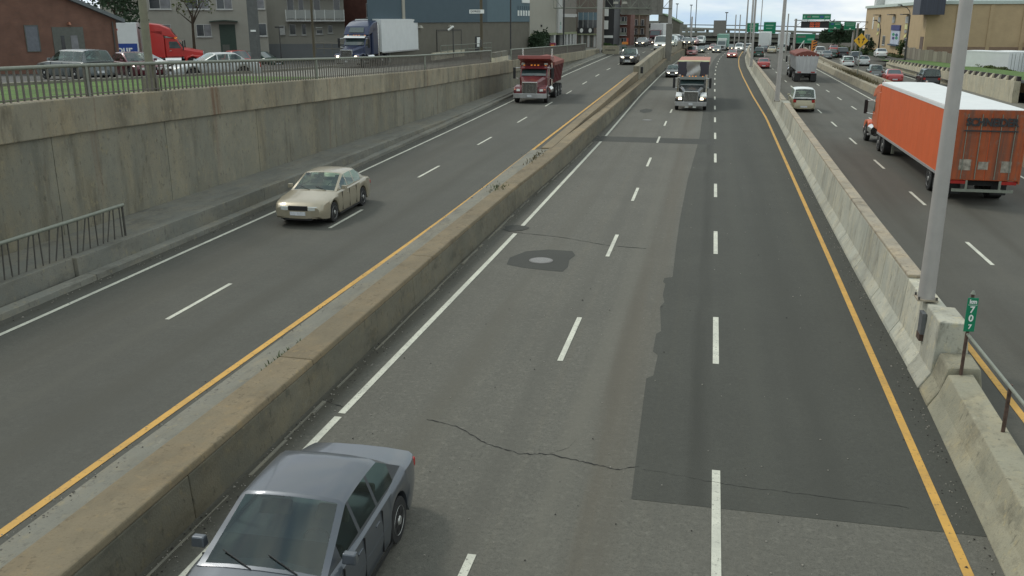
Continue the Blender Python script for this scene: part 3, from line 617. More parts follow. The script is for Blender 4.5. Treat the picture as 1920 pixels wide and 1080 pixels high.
# ------------------------------------------------------------------ vehicles
def paint(name, c, metal=.3, rough=.32):
    return mat('paint_' + name, c, rough, metal, var=.04, scale=2, coat=.5)
WC = {}
def wheel(parent, x, y, r, wd, side, hi=True, rim=None):
    key = (r, wd, side, hi, rim)
    if key not in WC:
        s = side; n = 22 if hi else 12
        a = MB().lathe_x([(-wd / 2, r * .62), (-wd / 2, r * .93), (-wd / 2 + .025, r), (wd / 2 - .025, r), (wd / 2, r * .93), (wd / 2, r * .62)], 0, 0, r, n)
        o = a.build('wheel', M_TYRE, None, smooth=35)
        c = MB()
        xo = s * (wd / 2 + .004)
        c.grid([[(xo - s * .03, r * .66 * math.cos(2 * PI * i / n), r + r * .66 * math.sin(2 * PI * i / n)) for i in range(n)], [(xo, r * .63 * math.cos(2 * PI * i / n), r + r * .63 * math.sin(2 * PI * i / n)) for i in range(n)],
                [(xo - s * .05, r * .52 * math.cos(2 * PI * i / n), r + r * .52 * math.sin(2 * PI * i / n)) for i in range(n)], [(xo - s * .01, r * .22 * math.cos(2 * PI * i / n), r + r * .22 * math.sin(2 * PI * i / n)) for i in range(n)],
                [(xo + s * .015, r * .16 * math.cos(2 * PI * i / n), r + r * .16 * math.sin(2 * PI * i / n)) for i in range(n)]])
        q = c.build('rim', rim or M_RIM, o, smooth=30)
        if hi:
            d = MB()
            for i in range(7):
                a0 = 2 * PI * i / 7; d.poly([(xo + s * .004, r * .5 * math.cos(a0 - .13), r + r * .5 * math.sin(a0 - .13)), (xo + s * .004, r * .5 * math.cos(a0 + .13), r + r * .5 * math.sin(a0 + .13)), (xo + s * .012, r * .3 * math.cos(a0 + .1), r + r * .3 * math.sin(a0 + .1)), (xo + s * .012, r * .3 * math.cos(a0 - .1), r + r * .3 * math.sin(a0 - .1))])
            d.build('rim_slot', M_BLACK, o)
        WC[key] = [o, False]
    o, used = WC[key]
    if used:
        n_ = o.copy(); COL.objects.link(n_)
        for ch in o.children:
            h = ch.copy(); COL.objects.link(h); h.parent = n_
        o = n_
    WC[key][1] = True if not used else True
    o.parent = parent; o.location = (x, y, 0)
    return o
CT = dict(
 saloon=dict(L=4.75, W=1.80, top=[(-2.37, .70), (-2.3, .90), (-1.65, .98), (-1.0, .96), (1.0, .93), (1.2, .90), (2.0, .79), (2.31, .70), (2.37, .62)], gh=(-1.75, -1.0, .10, 1.05, 1.40, .92, .84, .66), wf=1.45, wr=-1.3, wins=[(-1.25, -.62), (-.55, .02), (.09, .62)]),
 hatch=dict(L=4.1, W=1.72, top=[(-2.05, .62), (-2.0, .88), (-1.7, .95), (.9, .93), (1.7, .82), (2.0, .72), (2.05, .63)], gh=(-1.98, -1.55, .15, 1.05, 1.47, .92, .80, .62), wf=1.25, wr=-1.25, wins=[(-1.6, -1.05), (-.98, -.25), (-.18, .62)]),
 estate=dict(L=4.7, W=1.78, top=[(-2.35, .62), (-2.31, .88), (-2.1, .95), (1.05, .93), (2.0, .80), (2.30, .71), (2.35, .62)], gh=(-2.30, -2.0, .15, 1.05, 1.47, .92, .82, .66), wf=1.4, wr=-1.35, wins=[(-2.05, -1.25), (-1.18, -.42), (-.35, .55)]),
 suv=dict(L=4.6, W=1.84, top=[(-2.3, .7), (-2.26, 1.02), (-2.1, 1.10), (1.0, 1.08), (1.95, 1.0), (2.25, .92), (2.3, .8)], gh=(-2.25, -2.02, .25, .98, 1.76, 1.06, .86, .72), wf=1.4, wr=-1.3, wins=[(-2.0, -1.25), (-1.18, -.42), (-.35, .5)]),
 van=dict(L=5.1, W=1.98, top=[(-2.55, .7), (-2.5, 1.08), (-2.3, 1.14), (1.3, 1.12), (2.2, 1.0), (2.50, .86), (2.55, .74)], gh=(-2.53, -2.42, 1.0, 1.75, 2.05, 1.10, .95, .86), wf=1.65, wr=-1.5, wins=[(.15, 1.05)]),
 minivan=dict(L=4.8, W=1.90, top=[(-2.4, .65), (-2.35, 1.0), (-2.2, 1.04), (1.3, 1.02), (2.1, .88), (2.35, .76), (2.4, .66)], gh=(-2.38, -2.15, .65, 1.6, 1.72, 1.0, .88, .74), wf=1.55, wr=-1.35, wins=[(-2.1, -1.2), (-1.12, -.2), (-.12, .9)]),
 pickup=dict(L=5.2, W=1.92, top=[(-2.6, .7), (-2.55, 1.04), (-.7, 1.06), (1.0, 1.06), (2.2, 1.02), (2.56, .95), (2.6, .82)], gh=(-.95, -.72, .30, .98, 1.76, 1.04, .88, .72), wf=1.65, wr=-1.6, wins=[(-.62, .45)]),
)
def interp(t, y):
    if y <= t[0][0]: return t[0][1]
    for (a, b), (c, d) in zip(t, t[1:]):
        if y <= c: return b + (d - b) * (y - a) / (c - a)
    return t[-1][1]
def car(name, cat, label, kind, loc, rz, pm, glass=None, lit=False, hi=False, group=None, lower=None, rear=False, rim=None, roof=None):
    T = CT[kind]; L, W = T['L'], T['W']; glass = glass or M_GLASS
    t = thing(name, label, cat, loc, rz, group)
    wr_ = .33 if kind in ('saloon', 'hatch', 'estate') else .37
    ar = wr_ + .06; wf, wb_ = T['wf'], T['wr']
    h2 = L / 2
    ys = sorted(set([round(v, 3) for v in rng(-h2, h2, .12 if hi else .2)] + [round(w0 + ar * math.sin(a), 3) for w0 in (wf, wb_) for a in [R(d) for d in range(-90, 91, 15 if hi else 30)]]))
    def hw(y):
        e = max(0, (abs(y) - (h2 - .75)) / .75); return W / 2 * (1 - .15 * e ** 2.2)
    def ztop(y): return interp(T['top'], y)
    def zbot(y):
        e = max(0, (abs(y) - (h2 - .5)) / .5); z = .20 + .07 * e
        for w0 in (wf, wb_):
            d = abs(y - w0)
            if d < ar: z = max(z, wr_ + math.sqrt(ar * ar - d * d))
        return min(z, ztop(y) - .10)
    rings = []
    for y in ys:
        w0, zt, zb = hw(y), ztop(y), zbot(y)
        end = abs(abs(y) - h2) < .01
        if end: w0 *= .95; zb += .06
        hp = [(w0 * .80, zb + (0 if not end else .0)), (w0 * .965, zb + .015), (w0, zb + (zt - zb) * .35), (w0 * 1.0, zb + (zt - zb) * .62), (w0 * .975, zt - .05), (w0 * .90, zt - .005), (w0 * .5, zt + .022)]
        rings.append([(0, y, zb)] + [(x, y, z) for x, z in hp] + [(0, y, zt + .03)] + [(-x, y, z) for x, z in reversed(hp)])
    body = MB().grid(rings).build('body', pm, t, smooth=42)
    g0, g1, g2, g3, zr, zb, wb, wt = T['gh']
    wb *= W / 1.80; wt *= W / 1.80
    side = [(g0, 0), (g1, 1), (g2, 1), (g3, 0)]
    def H(y):
        h = interp(side, y)
        if g1 <= y <= g2: return 1.0 + .035 * math.sin(PI * (y - g1) / (g2 - g1))
        return h
    def hwz(f): return wb + (wt - wb) * min(f, 1.05)
    wa, wz = g3 + (g2 - g3) * .05, g3 + (g2 - g3) * .95
    ra, rz_ = g0 + (g1 - g0) * .06, g0 + (g1 - g0) * .93
    gy = [g0 + (g1 - g0) * i / 5 for i in range(6)] + [g1 + (g2 - g1) * i / 6 for i in range(7)] + [g2 + (g3 - g2) * i / 6 for i in range(7)] + [wa, wz, ra, rz_] + [v for w_ in T['wins'] for v in w_]
    gy = sorted(set(round(v, 3) for v in gy))
    zz = lambda f: zb + (zr - zb) * f
    cr = []
    for y in gy:
        f = max(.02, H(y)); wy = 1 - .05 * max(0, (y - g2) / (g3 - g2)) - .04 * max(0, (g1 - y) / (g1 - g0))
        hp = [(wb * wy, -.04), (hwz(f * .10) * wy, f * .10), (hwz(f * .5) * wy, f * .5), (hwz(f * .90) * wy, f * .90), (hwz(f) * .90 * wy, f), (hwz(f) * .5 * wy, f + .05)]
        cr.append([(0, y, zb - .05)] + [(x, y, zz(q)) for x, q in hp] + [(0, y, zz(f + .065))] + [(-x, y, zz(q)) for x, q in reversed(hp)])
    shell = MB(); panes = {}
    n_ = len(cr[0])
    for r_ in cr: shell.v += r_
    gm_ = M_GLASST if hi else glass
    for i in range(len(cr) - 1):
        ya, yb = gy[i] - .002, gy[i + 1] + .002
        for j in range(n_):
            key = None
            if j in (5, 6, 7, 8) and ya >= wz - .005 and yb <= wa + .005: key = ('windshield', 0)
            elif j in (5, 6, 7, 8) and ya >= ra - .005 and yb <= rz_ + .005 and kind != 'van': key = ('rear_window', 0)
            elif j in (2, 3, 10, 11):
                for q, (a, c_) in enumerate(T['wins']):
                    if ya >= a - .005 and yb <= c_ + .005: key = ('side_window', q + 10 * (j > 5))
            fc = (i * n_ + j, i * n_ + (j + 1) % n_, (i + 1) * n_ + (j + 1) % n_, (i + 1) * n_ + j)
            if key: panes.setdefault(key, []).append([shell.v[k_] for k_ in fc])
            else: shell.f.append(fc); shell.m.append(0)
    for a in (0, len(cr) - 1): shell.f.append(tuple(a * n_ + j for j in range(n_))); shell.m.append(0)
    shell.build('roof', roof or pm, t, smooth=35)
    for (nm, q), fs in panes.items():
        b = MB()
        for f_ in fs: b.poly(f_)
        b.build(nm, gm_, t, smooth=50)
    if kind == 'van':
        for s in (-1, 1): MB().box(s * .42 - .3, s * .42 + .3, g0 - .012, g0 + .05, zz(.25), zz(.8)).build('rear_window', glass, t)
    if hi:
        wi = wb * .90
        MB().box(-wi, wi, max(g0, g1 - .3), g3 - .15, zb - .12, zb - .0).build('cabin_floor', M_BLACK, t)
        MB().prism_x([(g3 - .12, zb - .02), (g3 - .15, zb + .03), (g3 - .62, zb + .09), (g3 - .66, zb - .02)], -wi, wi).build('dashboard', M_BLACK, t, bevel=.02)
        for s in (-1, 1):
            ys_ = g2 - .28
            st_ = MB().grid([[(s * .38 - .24, ys_ + .10, zb - .03), (s * .38 + .24, ys_ + .10, zb - .03), (s * .38 + .24, ys_, zb - .03), (s * .38 - .24, ys_, zb - .03)], [(s * .38 - .20, ys_ - .02, zb + .20), (s * .38 + .20, ys_ - .02, zb + .20), (s * .38 + .20, ys_ - .10, zb + .20), (s * .38 - .20, ys_ - .10, zb + .20)]]).build('seat', M_SEAT, t, bevel=.03)
            MB().box(s * .38 - .11, s * .38 + .11, ys_ - .12, ys_ - .04, zb + .22, zb + .34).build('headrest', M_SEAT, st_, bevel=.03)
        MB().box(-wi * .9, wi * .9, g1 + .02, g1 + .14, zb - .02, zb + .15).build('rear_seat', M_SEAT, t, bevel=.04)
        sw = MB()
        for i in range(14):
            a0, a1 = 2 * PI * i / 14, 2 * PI * (i + 1) / 14; P0 = lambda a: (-.38 + .17 * math.cos(a), g3 - .72 - .05 * math.sin(a), zb + .03 + .14 * math.sin(a)); sw.tube(P0(a0), P0(a1), .014, n=5)
        sw.build('steering_wheel', M_BLACK, t)
        for sx_ in (-.45, .12): MB().tube((sx_, g3 + .0, zz(.045) + .02), (sx_ + .42, g3 - .16 * (g3 - g2) / .9 + .0, zz(.20) + .045), .008, n=5).build('wiper', M_BLACK, t)
    xh = hw(h2 - .1)
    for s in (-1, 1):
        for w0 in (wf, wb_): wheel(t, s * (W / 2 - .125), w0, wr_, .20, s, hi, rim)
        zf = ztop(h2 - .12)
        # head and tail lamps
        xh = hw(h2 - .1)
        zf -= .02
        hl = MB().grid([[(s * xh * .42, h2 - .3, z_), (s * xh * .42, h2 + .012, z_), (s * xh * .72, h2 - .0, z_), (s * xh * .95, h2 - .10, z_), (s * xh * .99, h2 - .26, z_)] for z_ in (zf - .17, zf - .035)]).build('headlight', M_LAMP if lit else M_LAMPW, t, bevel=.02)
        zt_ = ztop(-h2 + .05)
        MB().box(s * xh * .84 - .12, s * xh * .84 + .10, -h2 - .0, -h2 + .25, zt_ - (.28 if zt_ > .95 else .2), zt_ - .06).build('taillight', M_TAIL, t, bevel=.02)
        m_ = MB().frus((s * (wb + .02), s * (wb + .20), g3 - .42, g3 - .30), (s * (wb + .03), s * (wb + .19), g3 - .40, g3 - .31), zb + .03, zb + .17)
        m_.build('side_mirror', pm if hi else M_BLACK, t, bevel=.02)
        if hi:
            for (a, c) in T['wins'][1:]: MB().box(s * (W / 2 - .012) - .014, s * (W / 2 - .012) + .014, a + .05, a + .2, zb - .15, zb - .12).build('door_handle', pm, t, bevel=.008)
            MB().box(s * (W / 2 - .006) - .008, s * (W / 2 - .006) + .008, wb_ + .5, wf - .5, .52, .57).build('side_moulding', lower or pm, t)
            for yy in [T['wins'][-1][1] + .12, T['wins'][-1][0] - .02, T['wins'][1][0] - .04 if len(T['wins']) > 2 else 0]:
                MB().box(s * (W / 2 - .018) - .02, s * (W / 2 - .018) + .02, yy - .005, yy + .005, .28, zb - .03).build('door_seam', M_BLACK, t)
            MB().box(s * (W / 2) - .012, s * (W / 2) + .0, wb_ + ar + .02, wf - ar - .02, .19, .25).build('sill_trim', M_BLACK, t)
    MB().box(-xh * .40, xh * .40, h2 - .12, h2 + .018, .53 if zf < .85 else .66, zf - .02).build('grille', M_BLACK, t, bevel=.01)
    fb = MB(); 
    for sgn, nm in ((1, 'front_bumper'), (-1, 'rear_bumper')):
        b = MB(); pr_ = []
        for i in range(9):
            u = -1 + 2 * i / 8; pr_.append([(u * hw(h2 - .02) * .98, sgn * (h2 + .03 - .16 * abs(u) ** 3), z) for z in (.28, .52)] + [(u * hw(h2 - .02) * .95, sgn * (h2 - .25 - .1 * abs(u) ** 3), z) for z in (.52, .28)])
        b.grid(pr_).build(nm, lower or pm, t, smooth=40)
        MB().box(-.26, .26, min(sgn * (h2 + .034), sgn * (h2 + .046)), max(sgn * (h2 + .034), sgn * (h2 + .046)), .38 if sgn > 0 else (.62 if zb > 1 and False else .38), .50).build('licence_plate', M_PLATE, t)
    MB().box(-hw(h2) * .6, hw(h2) * .6, h2 - .1, h2 + .015, .22, .29).build('air_dam', M_BLACK, t)
    MB().box(-W * .42, W * .42, -h2 + .35, h2 - .35, .17, .30).build('underbody', M_UNDER, t)
    return t

def truck_wheels(t, ys, wtr, r=.50, steer=(), rim=None):
    for y in ys:
        for s in (-1, 1):
            if y in steer: wheel(t, s * (wtr - .14), y, r, .27, s, True, rim or M_RIM)
            else: wheel(t, s * (wtr - .28), y, r, .54, s, True, rim or M_RIM)
def tractor(t, y0, pm, dark, sleeper=2.0, fair=True, lit=True, hoodw=1.05, cabh=2.65, visor=None, stacks=True, dump=False, grillem=None, fairm=None, bumperm=None, flat=False, ft=1.):
    """conventional truck tractor; the front bumper stands at y0, everything behind it has smaller y"""
    gm = grillem or M_CHROME
    hf, hb = 1.55, 1.80
    cf = y0 - 1.75      # base of windscreen
    cb = cf - 1.45
    zc = 1.10
    # hood : tapering loft
    R_ = []
    for i, (y, wd, zt, zb) in enumerate([(y0 - .12, .50, hf - .14, .72), (y0 - .16, .56, hf, .66), (y0 - .6, .64, hf + .08, .70), (y0 - 1.2, .80, hb - .04, .95), (cf + .02, .95, hb + .05, .95)]):
        R_.append([(-wd, y, zb), (-wd, y, zt - .16), (-wd * .82, y, zt - .02), (0, y, zt + .05), (wd * .82, y, zt - .02), (wd, y, zt - .16), (wd, y, zb)])
    MB().grid(R_).build('hood', pm, t, smooth=35)
    # fenders
    for s in (-1, 1):
        pr_ = [(y0 - .10, .62), (y0 - .08, .95), (y0 - .30, 1.16), (y0 - 1.05, 1.26), (y0 - 1.55, 1.10), (y0 - 1.72, .62), (y0 - 1.52, .62), (y0 - 1.38, .98), (y0 - 1.02, 1.12), (y0 - .66, .98), (y0 - .52, .62)]
        MB().prism_x(pr_, s * .56, s * 1.18).build('fender', pm, t, bevel=.06)
        MB().frus((s * .70, s * .98, y0 - .3, y0 - .06), (s * .72, s * .96, y0 - .35, y0 - .10), .86, 1.02).build('headlight', M_LAMP if lit else M_LAMPW, t, bevel=.03)
        MB().box(s * 1.02, s * 1.14, y0 - .35, y0 - .12, .88, 1.0).build('indicator_lamp', M_AMBER, t)
        MB().tube((s * .98, cf - 1.5, .80), (s * .98, cf - .2, .80), .30, n=14).build('fuel_tank', M_CHROME, t, smooth=40)
        MB().box(s * .72, s * 1.2, cf - .25, cf + .12, .42, .50).build('step', M_ALUM, t)
        a = MB().path([(s * 1.0, cf - .2, 2.45), (s * 1.42, cf + .05, 2.40)], .02).path([(s * 1.0, cf - .2, 1.65), (s * 1.42, cf + .05, 1.70)], .02).build('mirror_arm', M_CHROME, t)
        MB().box(s * 1.42 - .10, s * 1.42 + .10, cf + .0, cf + .09, 1.65, 2.45).build('mirror', M_BLACK, a, bevel=.03)
    # cab
    wc = 1.02
    cab = [(cb, zc), (cf + .05, zc), (cf + .03, hb - .05), (cf - .42, cabh - .08), (cf - .62, cabh), (cb, cabh + .05)]
    MB().prism_x(cab, -wc, wc).build('cab', pm, t, bevel=.07)
    # windscreen
    ya, za, yb, zb = cf + .035, hb + .08, cf - .40, cabh - .16
    b = MB(); rows = []
    for i in range(4):
        s = i / 3; rows.append([((wc * .90 - .05 * s) * (2 * j / 6 - 1), ya + (yb - ya) * s + .03 - .03 * (2 * j / 6 - 1) ** 2, za + (zb - za) * s) for j in range(7)])
    b.grid(rows, close=False, caps=False).build('windshield', M_GLASS, t, smooth=60)
    if not flat: MB().box(-.012, .012, cf - .39, cf + .055, za, za + .02).build('wiper_pivot', M_BLACK, t)
    for s in (-1, 1):
        MB().poly([(s * (wc + .006), cf - .12, hb + .02), (s * (wc + .006), cf - .46, cabh - .26), (s * (wc + .006), cf - 1.10, cabh - .26), (s * (wc + .006), cf - 1.10, hb + .02)]).build('side_window', M_GLASS, t)
        d = MB().poly([(s * (wc + .004), cf - .02, hb - .08), (s * (wc + .004), cf - 1.2, hb - .08), (s * (wc + .004), cf - 1.2, zc + .05), (s * (wc + .004), cf - .02, zc + .05)]).build('door', pm, t)
        MB().box(s * (wc + .01) - .012, s * (wc + .01) + .012, cf - 1.12, cf - .95, hb - .2, hb - .16).build('door_handle', M_CHROME, d)
    if visor: MB().prism_x([(cf - .40, cabh - .03), (cf - .02, cabh - .20), (cf - .0, cabh - .17), (cf - .42, cabh + .03)], -wc * .98, wc * .98).build('sun_visor', visor, t)
    # sleeper and roof fairing
    if sleeper:
        sb = cb - sleeper
        MB().box(-1.18, 1.18, sb, cb - .02, zc - .1, 2.65 + .70 * ft if fair else 2.9).build('sleeper', fairm or pm, t, bevel=.10)
        if fair:
            fr = [(sb + .05, 3.30), (cf - .75, 2.70), (cf - .45, 2.72), (cf - .95, 3.45), (cb - .3, 3.82), (sb + .2, 3.95), (sb + .05, 3.9)]
            ring = []
            for x, k in ((-1.18, .94), (-1.0, 1.), (0, 1.02), (1.0, 1.), (1.18, .94)): ring.append([(x, y, 2.65 + (z - 2.65) * k * ft) for y, z in fr])
            MB().grid(ring).build('roof_fairing', fairm or pm, t, bevel=.05, smooth=30)
            if ft == 1.: MB().poly([(-.72, cf - .50 - .06 + .03, 2.93), (.72, cf - .53, 2.93), (.66, cf - .83, 3.36), (-.66, cf - .83, 3.36)]).build('fairing_panel', M_GLASS, t)
        rb = sb
    else: rb = cb
    if stacks:
        for s in (-1, 1): MB().tube((s * 1.10, rb - .16, .9), (s * 1.10, rb - .16, 3.75), .075, n=12).build('exhaust_stack', M_CHROME, t, smooth=40)
    for x in (-.8, -.25, 0, .25, .8): MB().box(x - .05, x + .05, cf - .66, cf - .52, cabh + .005, cabh + .07).build('marker_lamp', M_AMBER, t)
    # grille and bumper
    gr_ = MB().frus((-.50, .50, y0 - .13, y0 - .05), (-.44, .44, y0 - .16, y0 - .09), .72, hf - .12).build('grille', M_DKSTEEL, t, bevel=.03)
    for i in range(9): MB().box(-.42 + .105 * i - .012, -.42 + .105 * i + .012, y0 - .06, y0 - .035, .76, hf - .18).build('grille_bar', gm, gr_)
    MB().box(-.56, .56, y0 - .15, y0 - .06, hf - .12, hf - .03).build('grille_surround', gm, t, bevel=.02)
    for s in (-1, 1): MB().box(s * .50, s * .56, y0 - .15, y0 - .045, .70, hf - .10).build('grille_surround', gm, t)
    bp = MB().grid([[(x, y0 + .02 - .16 * abs(x / 1.22) ** 3, .38), (x, y0 + .05 - .16 * abs(x / 1.22) ** 3, .72), (x, y0 - .15 - .1 * abs(x / 1.22), .72), (x, y0 - .15 - .1 * abs(x / 1.22), .38)] for x in (-1.22, -1.0, -.6, 0, .6, 1., 1.22)]).build('bumper', bumperm or M_CHROME, t, bevel=.02)
    MB().box(-.16, .16, y0 + .052, y0 + .062, .48, .62).build('licence_plate', M_PLATE, t)
    MB().box(-.45, .45, rb - 2.6, y0 - .3, .62, .90).build('chassis_frame', M_UNDER, t)
    return rb
def box_trailer(t, y1, L, pm, roofm, wd=1.27, z0=1.18, z1=4.05, hi=True, doors=None, tandem=1.9):
    y0 = y1 - L
    tb = MB().box(-wd, wd, y0, y1, z0, z1 - .03).build('trailer_body', pm, t, bevel=.02)
    MB().grid([[(-wd + .03, y, z1 - .03), (wd - .03, y, z1 - .03), (wd - .03, y, z1 + .01), (0, y, z1 + .03), (-wd + .03, y, z1 + .01)] for y in (y0 + .03, y1 - .03)]).build('trailer_roof', roofm, tb)
    for s in (-1, 1):
        MB().box(s * wd - .015, s * wd + .012, y0, y1, z0 - .10, z0 + .02).build('side_rail', M_ALUM, tb)
        MB().box(s * wd - .015, s * wd + .012, y0, y1, z1 - .16, z1 - .02).build('top_rail', roofm, tb)
        MB().box(s * wd - .05, s * wd + .01, y0 - .012, y0 + .08, z0 - .1, z1).build('corner_post', doors or pm, tb)
        MB().box(s * .9 - .28, s * .9 + .28, y0 - .02, y0 + .05, z0 - .14, z0 - .02).build('taillight', M_TAIL, tb)
        MB().box(s * .85 - .28, s * .85 + .28, y0 + .9, y0 + .93, .30, 1.0).build('mudflap', M_BLACK, tb)
    for i in range(1, int(L / 1.22)):
        for s in (-1, 1): MB().box(s * wd - .002, s * wd + .005, y0 + i * 1.22 - .012, y0 + i * 1.22 + .012, z0 + .05, z1 - .18).build('side_seam', pm, tb)
    if hi:
        for s in (-1, 1):
            d = MB().box(s * .02, s * (wd - .06), y0 - .02, y0 + .03, z0 + .03, z1 - .12).build('rear_door', doors or pm, tb)
            for x in (.35, .85): MB().tube((s * x, y0 - .045, z0 + .05), (s * x, y0 - .045, z1 - .15), .018, n=6).build('lock_rod', M_GALV, d)
        MB().box(-wd, wd, y0 - .015, y0 + .06, z1 - .12, z1).build('rear_header', doors or pm, tb)
        MB().box(-1.1, 1.1, y0 - .04, y0 + .03, .55, .66).build('rear_bumper', M_GALV, tb)
        for s in (-1, 1): MB().box(s * .6 - .04, s * .6 + .04, y0 - .03, y0 + .03, .6, z0).build('bumper_strut', M_GALV, tb)
        for s in (-1, 1): MB().box(s * .85 - .06, s * .85 + .06, y1 - 2.7, y1 - 2.58, .15, z0).build('landing_leg', M_GALV, tb)
    MB().box(-.5, .5, y0 + .3, y0 + 4.5, .75, z0 - .02).build('trailer_chassis', M_UNDER, tb)
    return tb
P_ORANGE = paint('orange', (.62, .118, .028), 0, .5)
M_ORTR = mat('orange_trailer_skin', (.62, .115, .028), .6, 0, var=.05, scale=1.2, layers=(((1, 1, 1), 6., (.30, .07, .03), .66, .8, .5), ((1, 4, .2), 1.2, (.52, .10, .03), .5, .7, .5)))
M_ORDOOR = mat('orange_door_dirty', (.36, .085, .028), .8, 0, var=.15, scale=2, layers=(((2.5, 1, .15), 1.5, (.15, .075, .05), .46, .62, .8), ((1, 1, 1), 5., (.22, .15, .11), .56, .68, .6)))
# --- orange semi
t = thing('semi_truck', 'orange semi truck pulling a long orange box trailer with a pale roof', 'truck', (10.50, 37.8, 0), R(.3))
tb = box_trailer(t, 16.0, 16.0, M_ORTR, M_TRAILW, doors=M_ORDOOR, z1=3.68, z0=1.0)
text('rear_lettering', 'SCHNEIDER', .40, M_BLKSIGN, tb, (0, -.075, 3.22), (R(90), 0, 0), bold=.02, sx=.86)
MB().box(-.95, .95, -.085, -.07, 2.88, 2.93).build('lettering_underline', M_BLKSIGN, tb)
for x, z, wd, hh in ((-.75, 1.60, .42, .42), (-.1, 1.58, .36, .3), (.72, 1.55, .36, .44)): MB().box(x - wd / 2, x + wd / 2, -.03, -.024, z - hh / 2, z + hh / 2).build('door_placard', mat('worn_placard', (.30, .27, .22), .8, var=.5, scale=6), tb)
rb = tractor(t, 21.2, P_ORANGE, M_BLACK, sleeper=1.3, lit=False, fair=True, ft=.70)
truck_wheels(t, [2.0, 3.3, 14.2, 15.5, 20.1], 1.25, steer=(20.1,))
# --- dump trailer (rear view)
M_TARP = mat('red_brown_tarp', (.20, .065, .05), .9, 0, var=.15, scale=3)
M_TARPP = mat('pale_red_tarp', (.42, .19, .15), .9, 0, var=.12, scale=2)
def tub(t, y0, y1, m, tarpm, z0=1.25, z1=3.3, w0=1.0, w1=1.25, ribs=True, cr=1.):
    b = MB().grid([[(-w0, y0, z0), (w0, y0, z0), (w1, y0, z1), (-w1, y0, z1)], [(-w0, y1, z0), (w0, y1, z0), (w1, y1 + .2, z1), (-w1, y1 + .2, z1)]]).build('dump_body', m, t, bevel=.03)
    n = 12 if y1 - y0 > 7 else 6
    if ribs:
        for i in range(n + 1):
            y = y0 + (y1 - y0) * i / n
            for s in (-1, 1): MB().grid([[(s * w0, y - .05, z0), (s * (w0 + .06), y - .05, z0), (s * (w0 + .06), y + .05, z0), (s * w0, y + .05, z0)], [(s * w1, y - .05, z1), (s * (w1 + .06), y - .05, z1), (s * (w1 + .06), y + .05, z1), (s * w1, y + .05, z1)]]).build('side_rib', m, b)
        for x in (-.9, -.45, 0, .45, .9): MB().box(x - .05, x + .05, y0 - .06, y0, z0 + .1, z1 - .1).build('tailgate_rib', m, b)
    rows = []
    for i in range(9):
        y = y0 - .05 + (y1 - y0 + .3) * i / 8; q = .06 * math.sin(i * 2.1)
        rows.append([(-w1 - .06, y, z1 - .22), (-w1 - .05, y, z1 + .02), (-w1 * .5, y, z1 + cr * .26 + q * cr), (0, y, z1 + cr * .36 + q * cr), (w1 * .5, y, z1 + cr * .26 + q * cr), (w1 + .05, y, z1 + .02), (w1 + .06, y, z1 - .22)])
    MB().grid(rows).build('tarp', tarpm, t, smooth=40)
    return b
t = thing('dump_semi_trailer_truck', 'silver dump semi trailer with a dark red tarp driving away, left of the orange truck', 'truck', (10.55, 111.5, 0), R(-.6))
tub(t, 0, 10.2, M_ALUM, M_TARP, z1=3.1)
MB().box(-1.15, 1.15, -.05, .35, 1.0, 1.25).build('rear_crossbar', M_ALUM, t); MB().box(-.4, .4, .2, 9.5, .7, 1.2).build('chassis_frame', M_UNDER, t)
MB().box(-1.2, -.55, .1, .14, .12, .95).build('mudflap', M_BLACK, t); MB().box(.55, 1.2, .1, .14, .12, .95).build('mudflap', M_BLACK, t)
for s in (-1, 1): MB().box(s * .75 - .22, s * .75 + .22, -.08, -.04, 1.05, 1.18).build('taillight', M_TAIL, t)
tractor(t, 14.6, paint('dark_truck', (.05, .05, .06)), M_BLACK, sleeper=0, fair=False, lit=False)
truck_wheels(t, [.9, 2.2, 3.5, 9.0, 10.3, 13.5], 1.24, steer=(13.5,))
# --- black/silver semi towards camera in the middle lane, with a red-tarped dump trailer
M_SILV = mat('silver_air_fairing', (.40, .39, .37), .3, .55, var=.25, scale=1.2)
t = thing('semi_truck', 'silver and black semi truck with a pale red tarped load coming towards us', 'truck', (-1.5, 74.0, 0), PI)
rb = tractor(t, 0., paint('black_cab', (.03, .035, .035)), M_BLACK, sleeper=0, fair=False, lit=True, hoodw=1.0, visor=mat('dark_visor', (.06, .07, .06), .4), bumperm=M_ALUM, cabh=2.5, stacks=False)
for s in (-1, 1):
    MB().tube((s * 1.08, -3.0, .9), (s * 1.08, -3.0, 2.65), .13, n=14).build('exhaust_stack', M_CHROME, t, smooth=40)
    MB().prism_x([(-.12, 1.16), (-1.5, 1.36), (-1.6, 1.10), (-.2, .96)], s * .70, s * 1.20).build('pale_fender_top', M_TRAILW, t, bevel=.05)
# head board with draped silver cover between dark side panels
MB().box(-1.25, 1.25, -4.2, -3.9, 2.0, 3.62).build('head_board', paint('dark_bay', (.05, .045, .06)), t, bevel=.03)
rows = []
for i in range(9):
    z = 2.35 + 1.3 * i / 8; rows.append([(x * (.62 + .20 * (i / 8) ** 1.5 + (.10 * math.cos(i * .5))), -3.86 + .20 * math.cos(x * 2.2) + .04 * math.sin(3 * x + i), z) for x in [-1 + .2 * j for j in range(11)]])
MB().grid(rows, close=False, caps=False).build('draped_cover', M_SILV, t, smooth=60)
MB().grid([[(-1.27, -4.6, 3.64), (1.27, -4.6, 3.64), (1.27, -4.6, 3.70), (-1.27, -4.6, 3.70)], [(-1.27, -4.0, 3.58), (1.27, -4.0, 3.58), (1.27, -4.0, 3.64), (-1.27, -4.0, 3.64)]]).build('front_lip', mat('olive_lip', (.42, .45, .24), .7), t)
tub(t, -13.5, -4.3, M_ALUM, M_TARPP, z1=3.62, cr=.12)
truck_wheels(t, [-1.05, -5.2, -6.5, -11.6, -12.8], 1.24, steer=(-1.05,))
